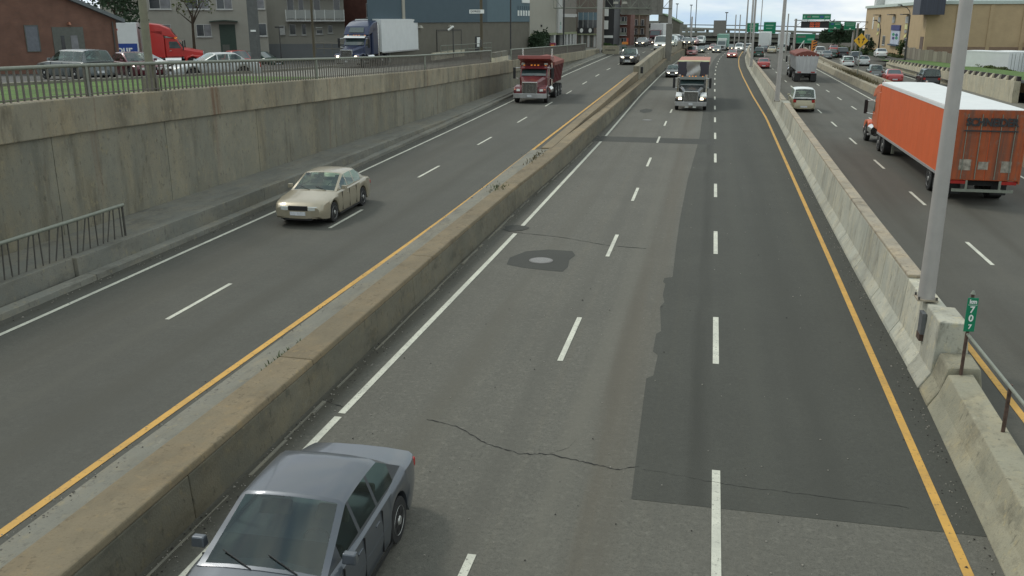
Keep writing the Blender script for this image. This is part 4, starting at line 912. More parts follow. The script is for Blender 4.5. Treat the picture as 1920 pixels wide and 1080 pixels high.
for s in (-1, 1): MB().box(s * .3 - .13, s * .3 + .13, -.02, .06, .26, .36).build('fog_lamp', M_LAMPW, t)
# --- red dump truck on the left road
t = thing('dump_truck', 'dark red tipper dump truck with chrome trim on the left road', 'truck', (-12.75, 65.3, zL(66)), PI + R(1.2))
P_MAR = paint('maroon', (.135, .022, .026), .1, .4)
tractor(t, 0, P_MAR, M_BLACK, sleeper=0, fair=False, lit=False, visor=P_MAR, cabh=2.55, stacks=True, bumperm=M_ALUM)
b = tub(t, -8.6, -3.6, P_MAR, M_TARP, z0=1.15, z1=2.75)
MB().prism_x([(-3.62, 2.55), (-3.62, 3.15), (-1.95, 3.30), (-1.95, 3.05), (-3.2, 2.80)], -1.22, 1.22).build('cab_shield', paint('faded_red', (.30, .085, .075), 0, .5), t, bevel=.03)
MB().box(-.4, .4, -8.4, -3.3, .6, 1.15).build('chassis_frame', M_UNDER, t)
for x in (-.85, .85): MB().box(x - .12, x + .12, -2.25, -2.1, 2.62, 2.76).build('roof_lamp', M_CHROME, t)
truck_wheels(t, [-1.05, -5.1, -6.5, -7.8], 1.22, steer=(-1.05,))
# --- blue semi + white trailer on the street
t = thing('semi_truck', 'dark blue semi truck with a plain white box trailer on the upper street', 'truck', (-31.0, 76.0, zT(76) + .03), PI - R(3))
rb = tractor(t, 0, paint('blue_cab', (.022, .035, .085)), M_BLACK, sleeper=1.2, lit=True, fairm=paint('blue_cab', (.022, .035, .085)), visor=M_CHROME)
box_trailer(t, rb - .6, 14.6, M_TRAILW, M_TRAILW)
truck_wheels(t, [-1.05, -5.0, -6.3, rb - 13.6, rb - 12.3], 1.25, steer=(-1.05,))
# --- red tractor + printed trailer
t = thing('semi_truck', 'bright red semi truck in front of a white, blue and red lettered trailer', 'truck', (-43.9, 75.2, 2.72), R(-62))
P_RED = paint('truck_red', (.50, .028, .022), 0, .35)
rb = tractor(t, 0, P_RED, M_BLACK, sleeper=1.6, lit=False, stacks=False, bumperm=P_RED)
tb = box_trailer(t, rb - .5, 5.2, M_TRAILW, M_TRAILW, z1=3.95)
y_ = rb - .5
MB().box(1.268, 1.286, y_ - 4.6, y_ - .1, 1.25, 2.25).build('blue_band', mat('trailer_blue', (.02, .06, .28), .5), tb)
MB().box(1.268, 1.286, y_ - 5.2, y_ - 4.7, 1.25, 3.8).build('maroon_band', mat('trailer_maroon', (.2, .01, .05), .5), tb)
text('trailer_lettering', 'Pour', .85, M_SIGNW, tb, (1.30, y_ - 1.35, 1.75), (R(90), 0, R(90)), bold=.02)
M_LRED = mat('letter_red', (.5, .02, .03), .5); lb_ = MB(); rr = random.Random(4)
for k in range(8):
    if k != 5: yy = y_ - 3.3 + k * .23; lb_.box(1.272, 1.286, yy, yy + .07, 3.2, 3.5 + .04 * (k % 2)).box(1.272, 1.286, yy + .1, yy + .17, 3.22 + .1 * (k % 3), 3.48)
lb_.build('trailer_lettering', M_LRED, tb)
e_ = MB()
for k in range(3): e_.grid([[(1.272, y_ - 2.95 + k * .25, 2.28), (1.272, y_ - 2.70 + k * .25, 2.28), (1.272, y_ - 2.82 + k * .25, 2.62)], [(1.288, y_ - 2.95 + k * .25, 2.28), (1.288, y_ - 2.70 + k * .25, 2.28), (1.288, y_ - 2.82 + k * .25, 2.62)]])
e_.build('trailer_emblem', M_LRED, tb)
truck_wheels(t, [-1.05, -4.9, rb - 4.6, rb - 3.3], 1.24, steer=(-1.05,))
# --- cars : name, category, label, type, x, y, z, rz, paint ...
P = dict(beige=paint('beige', (.36, .32, .235)), dark=paint('dark_bluegrey', (.105, .118, .135), .5), dgrey=paint('dark_grey', (.06, .06, .062)), silver=paint('silver', (.42, .44, .43), .4), white=paint('white', (.75, .77, .74), 0), red=paint('red', (.38, .035, .03), 0), tan=paint('tan', (.42, .38, .26), .2),
         green=paint('dark_green', (.03, .07, .05)), black=paint('black', (.02, .022, .024)), grey=paint('grey', (.17, .185, .18), .3), maroon=paint('dark_maroon', (.09, .012, .02)), wag=paint('wagon_grey', (.11, .125, .125), .2), pink=paint('faded_pink_red', (.45, .20, .20), 0), pale=paint('pale_green_white', (.60, .66, .60), 0))
c = lambda y: cC(y)
car('car', 'car', 'beige saloon car driving towards us, nearest car on the left road', 'saloon', (-12.72, 28.75, zL(29)), PI + R(1.5), P['beige'], M_GLASSL, lit=False, hi=True)
car('car', 'car', 'dark blue-grey saloon car at the bottom edge, closest of all', 'saloon', (-4.72, 9.25, 0), PI + R(1), P['dark'], mat('near_glass', (.05, .095, .10), .05, 0, var=.7, scale=1.1, spec=1., coat=.8), hi=True)
car('pickup_truck', 'pickup', 'dark grey pickup with lit headlamps behind the red dump truck', 'pickup', (-9.75, 112.6, zL(112)), PI - R(2), P['dgrey'], lit=True, hi=True, lower=M_CHROME)
car('car', 'car', 'dark saloon with lit headlamps in the lane left of the oncoming semi', 'saloon', (-4.75, 118.6, 0), PI, P['dgrey'], M_GLASSL, lit=True, hi=True)
car('van', 'van', 'white van with lit headlamps at the gantry post on the left road', 'van', (-7.9, 148.5, zL(148)), PI - R(5), P['white'], lit=True)
car('car', 'car', 'small dark car with glowing headlamps left of the white van', 'saloon', (-11.9, 160., zL(160) + .02), PI - R(4), P['dgrey'], lit=True)
car('car', 'car', 'dark red car half hidden behind the white van', 'saloon', (-11.2, 176., zL(176) + .02), PI - R(6), P['maroon'], lit=True)
car('minivan', 'minivan', 'pale green-white minivan just right of the gantry post', 'minivan', (-7.1, 160., zL(160)), PI - R(6), P['pale'], lit=True)
for i, (x, y, k, p_, lb) in enumerate([(-6.4, 172, 'saloon', 'black', 'black car with one glowing lamp behind the pale minivan'), (-6.1, 186, 'saloon', 'dgrey', 'tiny dark car behind the black one on the left road'),
        (-5.9, 203, 'pickup', 'maroon', 'dark red high truck with amber lamps under the overpass left side'), (-3.6, 190, 'saloon', 'dgrey', 'dark car nearest the parapet with headlamps on'), (-4.4, 197, 'hatch', 'silver', 'silver hatchback with headlamps on, second from the parapet'), (-2.9, 205, 'saloon', 'pink', 'faded pink car with headlamps on, far end of the left road'),
        (-1.7, 219, 'minivan', 'white', 'white minivan at the far end of the left road'), (-7.7, 222, 'van', 'white', 'white van far off under the left end of the overpass'), (-9.5, 205, 'minivan', 'grey', 'grey minivan far off left of the amber-lamped truck')]):
    car('car' if k in ('saloon', 'hatch') else k, {'saloon': 'car', 'hatch': 'car', 'pickup': 'pickup', 'minivan': 'minivan', 'van': 'van'}[k], lb, k, (x - 1.3, y, zL(y)), PI - R(7), P[p_], lit=(i not in (6, 7, 8)))
for (x, y, k, p_, lb, lit) in [(-4.1, 190, 'minivan', 'pink', 'pale red minivan partly hidden behind the oncoming semi', False), (-2.65, 204, 'saloon', 'green', 'dark green saloon with headlamps on, just behind the semi', True),
        (.75, 206, 'saloon', 'grey', 'grey car with headlamps on in front of the far green box truck', True), (3.55, 180, 'saloon', 'red', 'red oncoming car with headlamps on beside the barrier bend', True),
        (-.1, 232, 'hatch', 'pink', 'reddish hatchback left of the far green box truck', True), (-1.5, 243, 'saloon', 'dgrey', 'farthest dark car left of the green box truck', True), (5.75, 219, 'minivan', 'white', 'white minivan with headlamps on beside the barrier far off', True), (4.1, 236, 'saloon', 'black', 'black car right of the far green box truck', True)]:
    car('car' if k in ('saloon', 'hatch') else k, {'saloon': 'car', 'hatch': 'car', 'minivan': 'minivan'}[k], lb, k, (x, y, zM(y)), PI - R(5), P[p_], lit=lit)
def box_truck(label, loc, rz, cabm, boxm, L=7.5, wd=1.22, z1=3.7, front=None, lit=False):
    t = thing('box_truck', label, 'truck', loc, rz)
    h = L / 2
    MB().box(-wd, wd, -h, h - 2.0, .95, z1).build('cargo_box', boxm, t, bevel=.03)
    MB().prism_x([(h - 1.95, .55), (h, .55), (h, 1.25), (h - .12, 1.45), (h - .55, 2.35), (h - 1.95, 2.45)], -1.0, 1.0).build('cab', cabm, t, bevel=.06)
    MB().grid([[(-.88, h - .10, 1.48), (.88, h - .10, 1.48)], [(-.82, h - .50, 2.28), (.82, h - .50, 2.28)]], close=False, caps=False).build('windshield', M_GLASS, t)
    for s in (-1, 1):
        MB().box(s * .72 - .14, s * .72 + .14, h - .02, h + .03, .75, .92).build('headlight', M_LAMP if lit else M_LAMPW, t)
        MB().poly([(s * 1.005, h - .35, 1.5), (s * 1.005, h - .62, 2.2), (s * 1.005, h - 1.4, 2.2), (s * 1.005, h - 1.4, 1.5)]).build('side_window', M_GLASS, t)
        MB().box(s * .9 - .15, s * .9 + .15, -h - .02, -h + .01, 1.0, 1.12).build('taillight', M_TAIL, t)
        for y in (h - .9, -h + 1.6): wheel(t, s * .95, y, .45, .28, s, False, M_RIMD)
    MB().box(-1.0, 1.0, h - .05, h + .08, .45, .70).build('bumper', M_ALUM, t)
    MB().box(-.5, .5, h - .03, h + .02, .78, 1.15).build('grille', M_BLACK, t)
    for x in (-1, 1): MB().box(min(0, x * wd * .97), max(0, x * wd * .97), -h - .012, -h + .01, 1.05, z1 - .1).build('rear_door', boxm, t)
    if front: MB().box(-wd * .85, wd * .85, h - 1.99, h - 1.96, 2.5, 2.9).build('front_panel', front, t)
    return t
box_truck('green and white box truck coming towards us under the overpass', (2.1, 226, zM(226)), PI - R(4), P['silver'], mat('box_pale_green', (.20, .38, .30), .6), L=9, z1=3.75, front=M_SIGNW)
box_truck('white box truck above the white van on the left road', (-10.3, 178, zL(178) + .4), PI - R(6), P['maroon'], M_TRAILW, L=7, z1=3.6)
for (x, y, k, p_, lb) in [(7.35, 142.6, 'saloon', 'red', 'red saloon driving away on the right road, beside the third lamp post'), (8.65, 186, 'suv', 'green', 'dark green four wheel drive ahead of the red saloon'),
        (7.75, 223, 'minivan', 'white', 'white minivan far off between two lamp posts'), (7.4, 205, 'saloon', 'white', 'small white saloon left of the dark green four wheel drive'), (12.2, 206, 'saloon', 'tan', 'tan saloon driving away below the far white trailer'),
        (10.9, 212, 'saloon', 'dgrey', 'dark saloon between the tan one and the dark green four wheel drive'), (14.7, 213, 'minivan', 'pale', 'pale minivan half hidden behind the second lamp post')]:
    car('car' if k == 'saloon' else k, {'saloon': 'car', 'suv': 'suv', 'minivan': 'minivan'}[k], lb, k, (x, y, zM(y)), -R(5) if y > 150 else -R(1), P[p_])
car('car', 'car', 'silver estate car driving away beside the second lamp post', 'suv', (7.15, 77.0, 0), -R(.5), P['tan'], M_GLASS, hi=True, rim=M_RIM, lower=None, roof=P['white'])
t = box_truck('large white box truck driving away under the overpass on the right road', (12.2, 236, zM(236) + .3), -R(6), P['white'], M_TRAILW, L=11, z1=4.1, wd=1.25)
t = box_truck('second white box truck under the overpass, behind the lamp post', (16.3, 232, zM(232) + .3), -R(6), P['white'], M_TRAILW, L=8, z1=3.9)
for (x, y, k, p_, lb, hi) in [(18.9, 117.2, 'hatch', 'grey', 'grey hatchback on the exit road nearest the yellow diamond sign post', True), (19.2, 143.6, 'estate', 'white', 'white estate car on the exit road ahead of the grey hatchback', True), (21.9, 147.2, 'saloon', 'silver', 'silver saloon right of the white estate car on the exit road', True),
        (21.9, 155, 'suv', 'dgrey', 'dark four wheel drive ahead of the silver saloon on the exit road', False), (22.9, 178.5, 'minivan', 'black', 'black minivan on the exit road farther ahead', False), (19.3, 170.8, 'saloon', 'grey', 'grey saloon on the exit road beside the median', False),
        (19.4, 182.8, 'minivan', 'white', 'white minivan by the striped marker on the exit road', False), (20.9, 176, 'hatch', 'green', 'green hatchback partly behind the grey saloon', False), (24.6, 206, 'saloon', 'red', 'red car farthest along the exit road', False),
        (26.9, 163, 'saloon', 'white', 'white car driving alone on the side street by the yellow building', False), (21.9, 103.0, 'suv', 'black', 'black four wheel drive just above the orange trailer roof', True), (19.4, 108.5, 'saloon', 'red', 'red car whose roof shows over the orange trailer', False)]:
    z_ = zR(y) if x < 26 else .92
    car('car' if k in ('saloon', 'hatch', 'estate') else k, {'saloon': 'car', 'hatch': 'car', 'estate': 'car', 'minivan': 'minivan', 'suv': 'suv'}[k], lb, k, (x, y, z_), -R(3), P[p_], hi=hi)
# street, upper left
car('car', 'car', 'dark grey estate car parked before the brick garage, seen from behind', 'estate', (-32.1, 42.2, zT(42)), R(68), P['wag'], M_GLASS, hi=True)
car('car', 'car', 'dark maroon saloon parked behind the grey estate car', 'saloon', (-32.1, 47.3, zT(47)), R(-125), P['maroon'], hi=True)
car('car', 'car', 'white car mostly hidden behind the maroon saloon', 'saloon', (-38.0, 57, zT(57)), R(-100), P['white'])
car('car', 'car', 'shiny silver car passing on the street behind the picket railing', 'saloon', (-26.4, 46.0, zT(46)), R(140), P['silver'], M_GLASSL, hi=True)
car('pickup_truck', 'pickup', 'red pickup truck in front of the cream apartment block', 'pickup', (-43.4, 80, 2.35), R(-120), P['red'])
car('car', 'car', 'dark green car at the corner of the cream apartment block', 'hatch', (-42.0, 82.2, 2.5), R(-110), P['green'])
for i, (x, y) in enumerate([(32.0, 118), (35.2, 117.6), (38.6, 117.0), (42.5, 116)]):
    t = thing('parked_trailer', ['white box trailer parked at the left end of the row below the yellow building', 'white box trailer parked second from left in the yard row', 'white box trailer parked third from left in the yard row', 'white box trailer with faint side lines at the right edge of the yard row'][i], 'trailer', (x, y, .1), R(35 if i < 3 else 78), group='white trailers parked in the yard')
    box_trailer(t, 3, 6 if i < 3 else 9, M_TRAILW, M_TRAILW, z0=1.0, z1=3.3)
    for s in (-1, 1): wheel(t, s * .95, -1.6, .48, .4, s, False, M_RIMD)

# ------------------------------------------------------------------ buildings
def frame_root(name, label, cat, O, E_, z):
    return thing(name, label, cat, (O[0], O[1], z), math.atan2(E_[1] - O[1], E_[0] - O[0]))
def window(parent, x0, x1, z0, z1, y=-.03, m=None, fm=None, mull=1, sill=True, split=None):
    w_ = MB().box(x0, x1, y, y + .06, z0, z1).build('window', m or M_WIN, parent)
    f = MB(); t_ = .05 if x1 - x0 < 2 else .07
    f.box(x0 - t_, x0, y - .03, y + .06, z0 - t_, z1 + t_).box(x1, x1 + t_, y - .03, y + .06, z0 - t_, z1 + t_).box(x0, x1, y - .03, y + .06, z1, z1 + t_).box(x0, x1, y - .03, y + .06, z0 - t_, z0)
    for i in range(1, mull + 1):
        xm = x0 + (x1 - x0) * i / (mull + 1); f.box(xm - .025, xm + .025, y - .028, y, z0, z1)
    f.build('frame', fm or M_FRAME, w_)
    if sill: MB().box(x0 - .12, x1 + .12, y - .12, y + .02, z0 - t_ - .09, z0 - t_ - .003).build('sill', M_FRAME, w_)
    if split: MB().box(x0 + (x1 - x0) * split, x1 - .02, y - .008, y - .002, z0 + .02, z1 - .02).build('curtain', M_WINL, w_)
    return w_
def wallbox(parent, x0, x1, z0, z1, d, m, name='wall', y0=0.):
    return MB().box(x0, x1, y0, y0 + d, z0, z1).build(name, m, parent)
# garage
b = frame_root('brick_garage', 'brown brick garage with a sloping grey roof edge and grey service door', 'building', (-53.3, 35), (-41.3, 59), 0)
MB().grid([[(6, 0, 2.5), (27, 0, 2.5), (27, 0, 6.95), (22.5, 0, 8.75), (6, 0, 12.)], [(6, 9, 2.5), (27, 9, 2.5), (27, 9, 6.95), (22.5, 9, 8.75), (6, 9, 12.)]]).build('wall', M_BRICKG, b)
MB().grid([[(27.5, -.35, 6.72), (27.5, -.35, 6.98), (22.5, -.35, 8.98), (6, -.35, 12.3), (6, -.35, 12.04), (22.5, -.35, 8.72)], [(27.5, 9.3, 6.72), (27.5, 9.3, 6.98), (22.5, 9.3, 8.98), (6, 9.3, 12.3), (6, 9.3, 12.04), (22.5, 9.3, 8.72)]]).build('roof', mat('garage_roof_edge', (.13, .145, .15), .6), b)
d = MB().box(22.44, 24.56, -.04, .02, 3.9, 6.46).build('garage_door', M_DOORG, b)
MB().box(23.62, 24.1, -.055, -.035, 3.95, 5.9).build('wicket_door', M_WINL, d); MB().box(22.95, 23.2, -.055, -.035, 3.95, 5.9).build('dark_pane', M_WIN, d)
window(b, 20.7, 21.5, 4.95, 6.55, m=mat('shuttered_grey', (.14, .15, .17), .6), fm=M_DOORG, sill=False, mull=0)
MB().frus((23.55, 23.7, -.25, 0), (23.58, 23.67, -.15, 0), 6.6, 6.78).build('wall_lamp', mat('warm_lamp_shade', (.35, .15, .09), .6), b)
MB().tube((26.7, -.08, 3.9), (26.7, -.08, 6.8), .05, n=8).build('downpipe', M_DKSTEEL, b)
# cream apartment block
b = frame_root('apartment_block', 'cream rendered apartment block with white balconies and a green entrance door', 'building', (-51.61, 84), (-43.98, 88), 0)
wallbox(b, -7, 8.45, 2.6, 12, 9, M_STUCCO)
MB().box(-7, 8.45, -.01, 0, 2.6, 3.4).build('wall_base', M_STUCCG, b)
window(b, 1.65, 2.97, 5.35, 6.42, split=.55); window(b, 6.75, 8.3, 5.38, 6.48, mull=1)
window(b, .9, 3.0, 7.95, 9.3, split=.6); window(b, 3.75, 5.15, 7.95, 9.3, split=.5); window(b, 6.70, 8.25, 8.0, 9.3, split=.5)
window(b, -2.5, -.6, 7.95, 9.3, split=.5); window(b, -2.5, -.8, 5.35, 6.42, split=.5)
d = MB().box(3.78, 5.30, -.04, .02, 3.2, 6.45).build('entrance_door', M_GREEND, b); MB().box(3.95, 4.62, -.055, -.041, 3.2, 4.5).build('lower_panel', M_DOORG, d)
MB().grid([[(x, -.9, 6.60 + .18 * math.cos((x - 4.3) / 1.5 * 1.4)) for x in (2.9, 3.5, 4.3, 5.1, 5.6)] + [(x, -.9, 6.70 + .18 * math.cos((x - 4.3) / 1.5 * 1.4)) for x in (5.6, 5.1, 4.3, 3.5, 2.9)], [(x, 0, 6.60 + .18 * math.cos((x - 4.3) / 1.5 * 1.4)) for x in (2.9, 3.5, 4.3, 5.1, 5.6)] + [(x, 0, 6.70 + .18 * math.cos((x - 4.3) / 1.5 * 1.4)) for x in (5.6, 5.1, 4.3, 3.5, 2.9)]]).build('canopy', M_GREEND, b)
# wing with balcony
b = frame_root('apartment_wing', 'cream apartment wing with a long white balcony and grey painted base', 'building', (-45.65, 91), (-38.22, 94), 0)
wallbox(b, -2.5, 7.9, 2.6, 12, 8, M_STUCCO); MB().box(-2.5, 7.9, -.02, 0, 2.6, 4.45).build('wall_base', M_STUCCG, b)
bal = MB().box(1.98, 7.95, -1.3, 0, 6.72, 6.88).build('balcony', M_FRAME, b)
MB().box(1.98, 7.95, -1.3, -1.27, 7.0, 7.86).build('balcony_panel', mat('balcony_pale_panel', (.33, .34, .32), .6, var=.1, stretch=(20, 1, .1), scale=2), bal)
for i in range(7): MB().box(1.98 + i * .985, 2.03 + i * .985, -1.32, -1.25, 6.8, 7.9).build('balcony_post', M_SIGNW, bal)
bal = MB().box(1.98, 7.95, -1.3, 0, 9.5, 9.65).build('balcony', M_FRAME, b)
for x0, x1 in ((2.25, 2.8), (3.5, 3.86)): window(b, x0, x1, 5.42, 6.42, mull=0)
window(b, 5.0, 5.56, 5.5, 5.85, mull=0); window(b, 6.2, 6.6, 5.6, 6.3, mull=0)
MB().box(4.9, 5.6, -.25, .0, 6.05, 6.13).build('awning', M_SIGNW, b)
for x0, x1 in ((2.15, 2.75), (3.3, 3.75), (4.85, 5.45), (6.9, 7.5)): window(b, x0, x1, 6.95, 8.95, mull=0, sill=False)
MB().box(1.2, 1.75, -.25, 0, 5.35, 6.3).build('vent_hood', M_FRAME, b)
# red brick house behind the truck
b = frame_root('brick_house', 'dark red brick house glimpsed between the balcony wing and the blue warehouse', 'building', (-39.0, 100), (-33.5, 101), 0)
wallbox(b, -5, 6, 2.5, 13, 8, M_BRICKR); window(b, 2.9, 3.5, 7.2, 8.6, mull=0); window(b, .9, 1.5, 7.2, 8.6, mull=0)
b = frame_root('brick_house', 'dark brick house behind the red semi truck at the upper left', 'building', (-64, 96), (-52.5, 100), 0)
wallbox(b, 0, 14, 2.5, 14, 8, M_BRICKB); window(b, 3.0, 4.2, 8.3, 10); window(b, 6.5, 7.7, 8.3, 10)
# blue warehouse
b = frame_root('warehouse', 'long warehouse, blue metal cladding above tan block wall, behind the white trailer', 'building', (-30.61, 80), (-23.9, 122), 0)
def foot(pts, z0, z1): return MB().grid([[(x, y, z0) for x, y in pts], [(x, y, z1) for x, y in pts]])
foot([(.25, 0), (42.4, 0), (42.4, 20), (37.5, 20)], 2.0, 6.62).build('block_wall', M_BLOCK, b)
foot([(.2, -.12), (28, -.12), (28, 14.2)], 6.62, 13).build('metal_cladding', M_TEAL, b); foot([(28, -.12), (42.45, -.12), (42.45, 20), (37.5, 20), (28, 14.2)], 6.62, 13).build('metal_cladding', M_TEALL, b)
MB().box(6.75, 7.25, -.22, -.125, 6.62, 13).build('downpipe', M_PALEB, b)
d = MB().box(14.6, 20.6, -.05, 0, 3.0, 5.75).build('loading_door', M_BLOCK, b); MB().box(14.5, 20.7, -.08, 0, 5.75, 5.9).build('lintel', M_DKSTEEL, d); MB().box(14.45, 14.6, -.08, 0, 3, 5.75).build('jamb', M_DKSTEEL, d); MB().box(20.6, 20.75, -.08, 0, 3, 5.75).build('jamb', M_DKSTEEL, d)
d = MB().box(24.6, 26.6, -.05, 0, 3.0, 5.05).build('side_door', M_BLKSIGN, b); MB().box(25.0, 26.3, -.07, -.051, 3.9, 4.95).build('door_notice', M_SIGNW, d)
for x in (10.6, 17.6): MB().frus((x - .25, x + .25, -.35, 0), (x - .15, x + .15, -.2, 0), 6.1, 6.35).build('flood_lamp', M_PALEB, b)
for i in range(5): MB().box(37.9 + i * .95, 38.35 + i * .95, -.20, -.122, 7.35, 8.0).build('sign_bar', M_SIGNW, b)
for i in range(6): MB().box(38.0 + i * .8, 38.2 + i * .8, -.16, -.122, 8.1, 8.55).build('vent_slot', M_TEAL, b)
MB().box(39.4, 42.2, -.2, -.122, 8.95, 9.7).build('wall_sign', M_SIGNW, b)
MB().box(42.4, 42.6, -.14, .1, 2.5, 13).build('corner_trim', M_PALEB, b)
def handrail(label, O, E_, z, L, n, m=M_GALV, cat='railing'):
    t = frame_root('handrail', label, cat, O, E_, z)
    MB().tube((0, 0, 1.0), (L, 0, 1.0), .035, n=6).build('top_rail', m, t); MB().tube((0, 0, .5), (L, 0, .5), .03, n=6).build('mid_rail', m, t)
    for i in range(n): MB().tube((L * i / (n - 1), 0, 0), (L * i / (n - 1), 0, 1.0), .035, n=6).build('post', m, t)
    return t
handrail('grey ramp handrail in front of the warehouse loading door', (-27.2, 92), (-24.9, 105), 3.35, 13, 9)
tag(MB().box(-27.6, -27.2, 90, 106, 3.0, 3.7).build('loading_ramp_wall', M_PALEW), 'low pale concrete ramp wall below the warehouse loading door', 'wall')
handrail('thin pale handrail left of the blue semi truck', (-38.2, 86), (-34.5, 84.5), 3.7, 4.5, 5, M_GUT)
# pale grey building with overhang
b = frame_root('commercial_building', 'pale grey windowless commercial building on columns beside the warehouse', 'building', (-24.3, 124), (-21.24, 148), 0)
MB().box(0, 15.2, 0, 14, 5.05, 14).build('upper_wall', M_PALEB, b)
MB().box(12.7, 14.9, -.3, 0, 4.98, 14).build('white_pillar', M_FRAME, b)
MB().box(15.2, 23.5, 0, 14, 7.6, 14).build('brick_upper', mat('greyish_brick', (.22, .20, .175), .9), b)
MB().box(15.2, 23.4, -.05, 14, 5.0, 7.25).build('tan_panel', M_BLOCK, b)
MB().box(15.2, 23.5, -.12, 14, 7.27, 7.7).build('white_band', M_FRAME, b)
MB().box(0, 23.6, -.12, 12, 4.72, 5.04).build('green_fascia', mat('olive_fascia', (.26, .28, .17), .7), b)
MB().box(.2, 11.2, .8, 10, 2.5, 4.7).build('shopfront', M_WINL if False else mat('shopfront_dark', (.06, .065, .08), .3), b)
for x in (11.7, 16.5, 18.2, 20.2, 22.0, 23.2): MB().box(x - .35, x + .35, -.1, .5, 2.5, 4.72).build('column', M_FRAME, b)
MB().box(12.2, 23.2, 1.0, 9, 2.5, 4.7).build('glass_front', M_WIN, b)
MB().box(5.1, 5.5, -.12, 0, 5.9, 6.2).build('small_vent', M_BLACK, b)
text('pillar_sign', 'o', .9, M_SIGNG, b, (13.8, -.33, 6.4), (R(90), 0, 0)); MB().box(13.5, 14.2, -.33, -.31, 5.5, 6.0).build('pillar_sign_panel', mat('aqua_panel', (.35, .5, .47), .5), b)
# glass office, black shop sign
b = thing('office_building', 'office with a blue window band above a black shop sign with two ovals', 'building', (-21.4, 150, 0))
MB().box(-.5, 3.3, 0, 12, 2.2, 11.).build('wall', mat('office_brick', (.20, .165, .14), .9), b)
MB().box(.0, 3.2, -.06, 0, 6.8, 7.95).build('window_band', mat('blue_glass_panel', (.13, .20, .24), .2), b)
for i in range(5): MB().box(i * .8 - .03, i * .8 + .03, -.10, -.06, 5.6, 8.0).build('mullion', M_FRAME, b)
MB().box(.0, 3.2, -.05, 0, 5.62, 6.75).build('window_band', M_WIN, b)
s_ = MB().box(-.05, 2.55, -.35, 0, 4.72, 5.62).build('shop_sign', M_BLKSIGN, b)
for x in (.62, 2.0): MB().disc((x, -.36, 5.2), .26, rz=.34, n=18).build('oval_emblem', M_SIGNW, s_)
MB().box(-.1, 3.4, -.4, 0, 4.5, 4.7).build('green_fascia', mat('olive_fascia', (.26, .28, .17), .7), b)
for i in range(7): MB().box(.05 + i * .5, .4 + i * .5, -.05, 0, 2.6, 4.45).build('shop_door', M_FRAME if i % 2 else M_DOORG, b)
b = thing('shop_building', 'narrow black fronted building with two white banner signs', 'building', (-19.2, 158, 0))
MB().box(0, 2.7, 0, 10, 2.2, 12).build('wall', M_BLKSIGN, b)
for z0, z1 in ((7.4, 8.8), (5.3, 6.7)): MB().box(.95, 1.75, -.3, 0, z0, z1).build('banner', M_SIGNW, b)
MB().box(.0, 2.6, -.2, 0, 3.9, 4.3).build('awning', M_SIGNW, b); window(b, .3, 1.1, 2.6, 3.8, mull=0, sill=False)
b = thing('apartment_block', 'red brick apartment block with stacked white balconies behind the gantry', 'building', (-18.3, 170, 0))
MB().box(0, 3.5, 0, 9, 1.5, 13).build('wall', M_BRICKR, b)
for i, z in enumerate((2.4, 4.2, 6.1, 8.0)):
    w_ = window(b, 1.3, 1.75, z, z + 1.2, mull=0, sill=False, m=M_WINL); window(b, 1.95, 2.35, z + .3, z + 1.2, mull=0, sill=False); window(b, 2.5, 2.8, z + .3, z + 1.2, mull=0, sill=False)
    window(b, .3, .75, z + .2, z + 1.1, mull=0, sill=False)
    k_ = MB().box(1.25, 2.9, -.9, 0, z - .12, z).build('balcony', M_FRAME, b); MB().box(1.25, 2.9, -.9, -.86, z, z + .45).build('balcony_panel', M_GALV, k_)
b = thing('brown_apartment_block', 'brown brick apartment block with dark balconies right of the red brick one', 'building', (-16.0, 190, 0))
MB().box(0, 2.6, 0, 9, .5, 7.7).build('wall', M_BRICKB, b); MB().box(-.3, 2.9, -.3, 9.2, 7.7, 8.1).build('roof', mat('olive_fascia', (.26, .28, .17), .7), b)
for z in (2.3, 4.0, 5.7):
    window(b, .4, .8, z, z + 1.1, mull=0, sill=False); window(b, 1.6, 2.1, z, z + 1.1, mull=0, sill=False); k_ = MB().box(.2, 2.5, -.9, 0, z - .12, z).build('balcony', M_DKSTEEL, b)
for x in (.0, 1.2): MB().box(x - .12, x + .12, -.2, 0, .6, 7.7).build('pilaster', mat('tan_pilaster', (.25, .19, .14), .9), b)
b = thing('parking_deck', 'pale concrete parking deck with dark open levels at the left end of the overpass', 'building', (-18.6, 236, -1))
for z in (3.4, 5.0, 6.7): MB().box(0, 4.9, 0, 14, z, z + .75).build('deck', M_FARC, b)
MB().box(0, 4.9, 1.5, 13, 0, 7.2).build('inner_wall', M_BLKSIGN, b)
for x in (.1, 1.7, 3.3, 4.7): MB().box(x - .12, x + .12, -.05, .3, 0, 7.4).build('column', M_FARC, b)
b = thing('side_building', 'grey brown building with a sloping green roof edge behind the right gantry post', 'building', (-14.2, 244, -2))
MB().grid([[(0, 0, 0), (5.5, 0, 0), (5.5, 0, 7.9), (1.2, 0, 10.0), (0, 0, 10.0)], [(0, 20, 0), (5.5, 20, 0), (5.5, 20, 7.9), (1.2, 20, 10.0), (0, 20, 10.0)]]).build('wall', M_BLOCK, b)
MB().grid([[(5.7, -.3, 7.85), (5.7, -.3, 8.1), (1.2, -.3, 10.3), (-.2, -.3, 10.3), (-.2, -.3, 10.05), (1.2, -.3, 10.05)], [(5.7, 20, 7.85), (5.7, 20, 8.1), (1.2, 20, 10.3), (-.2, 20, 10.3), (-.2, 20, 10.05), (1.2, 20, 10.05)]]).build('roof', mat('roof_green_edge', (.12, .18, .10), .7), b)

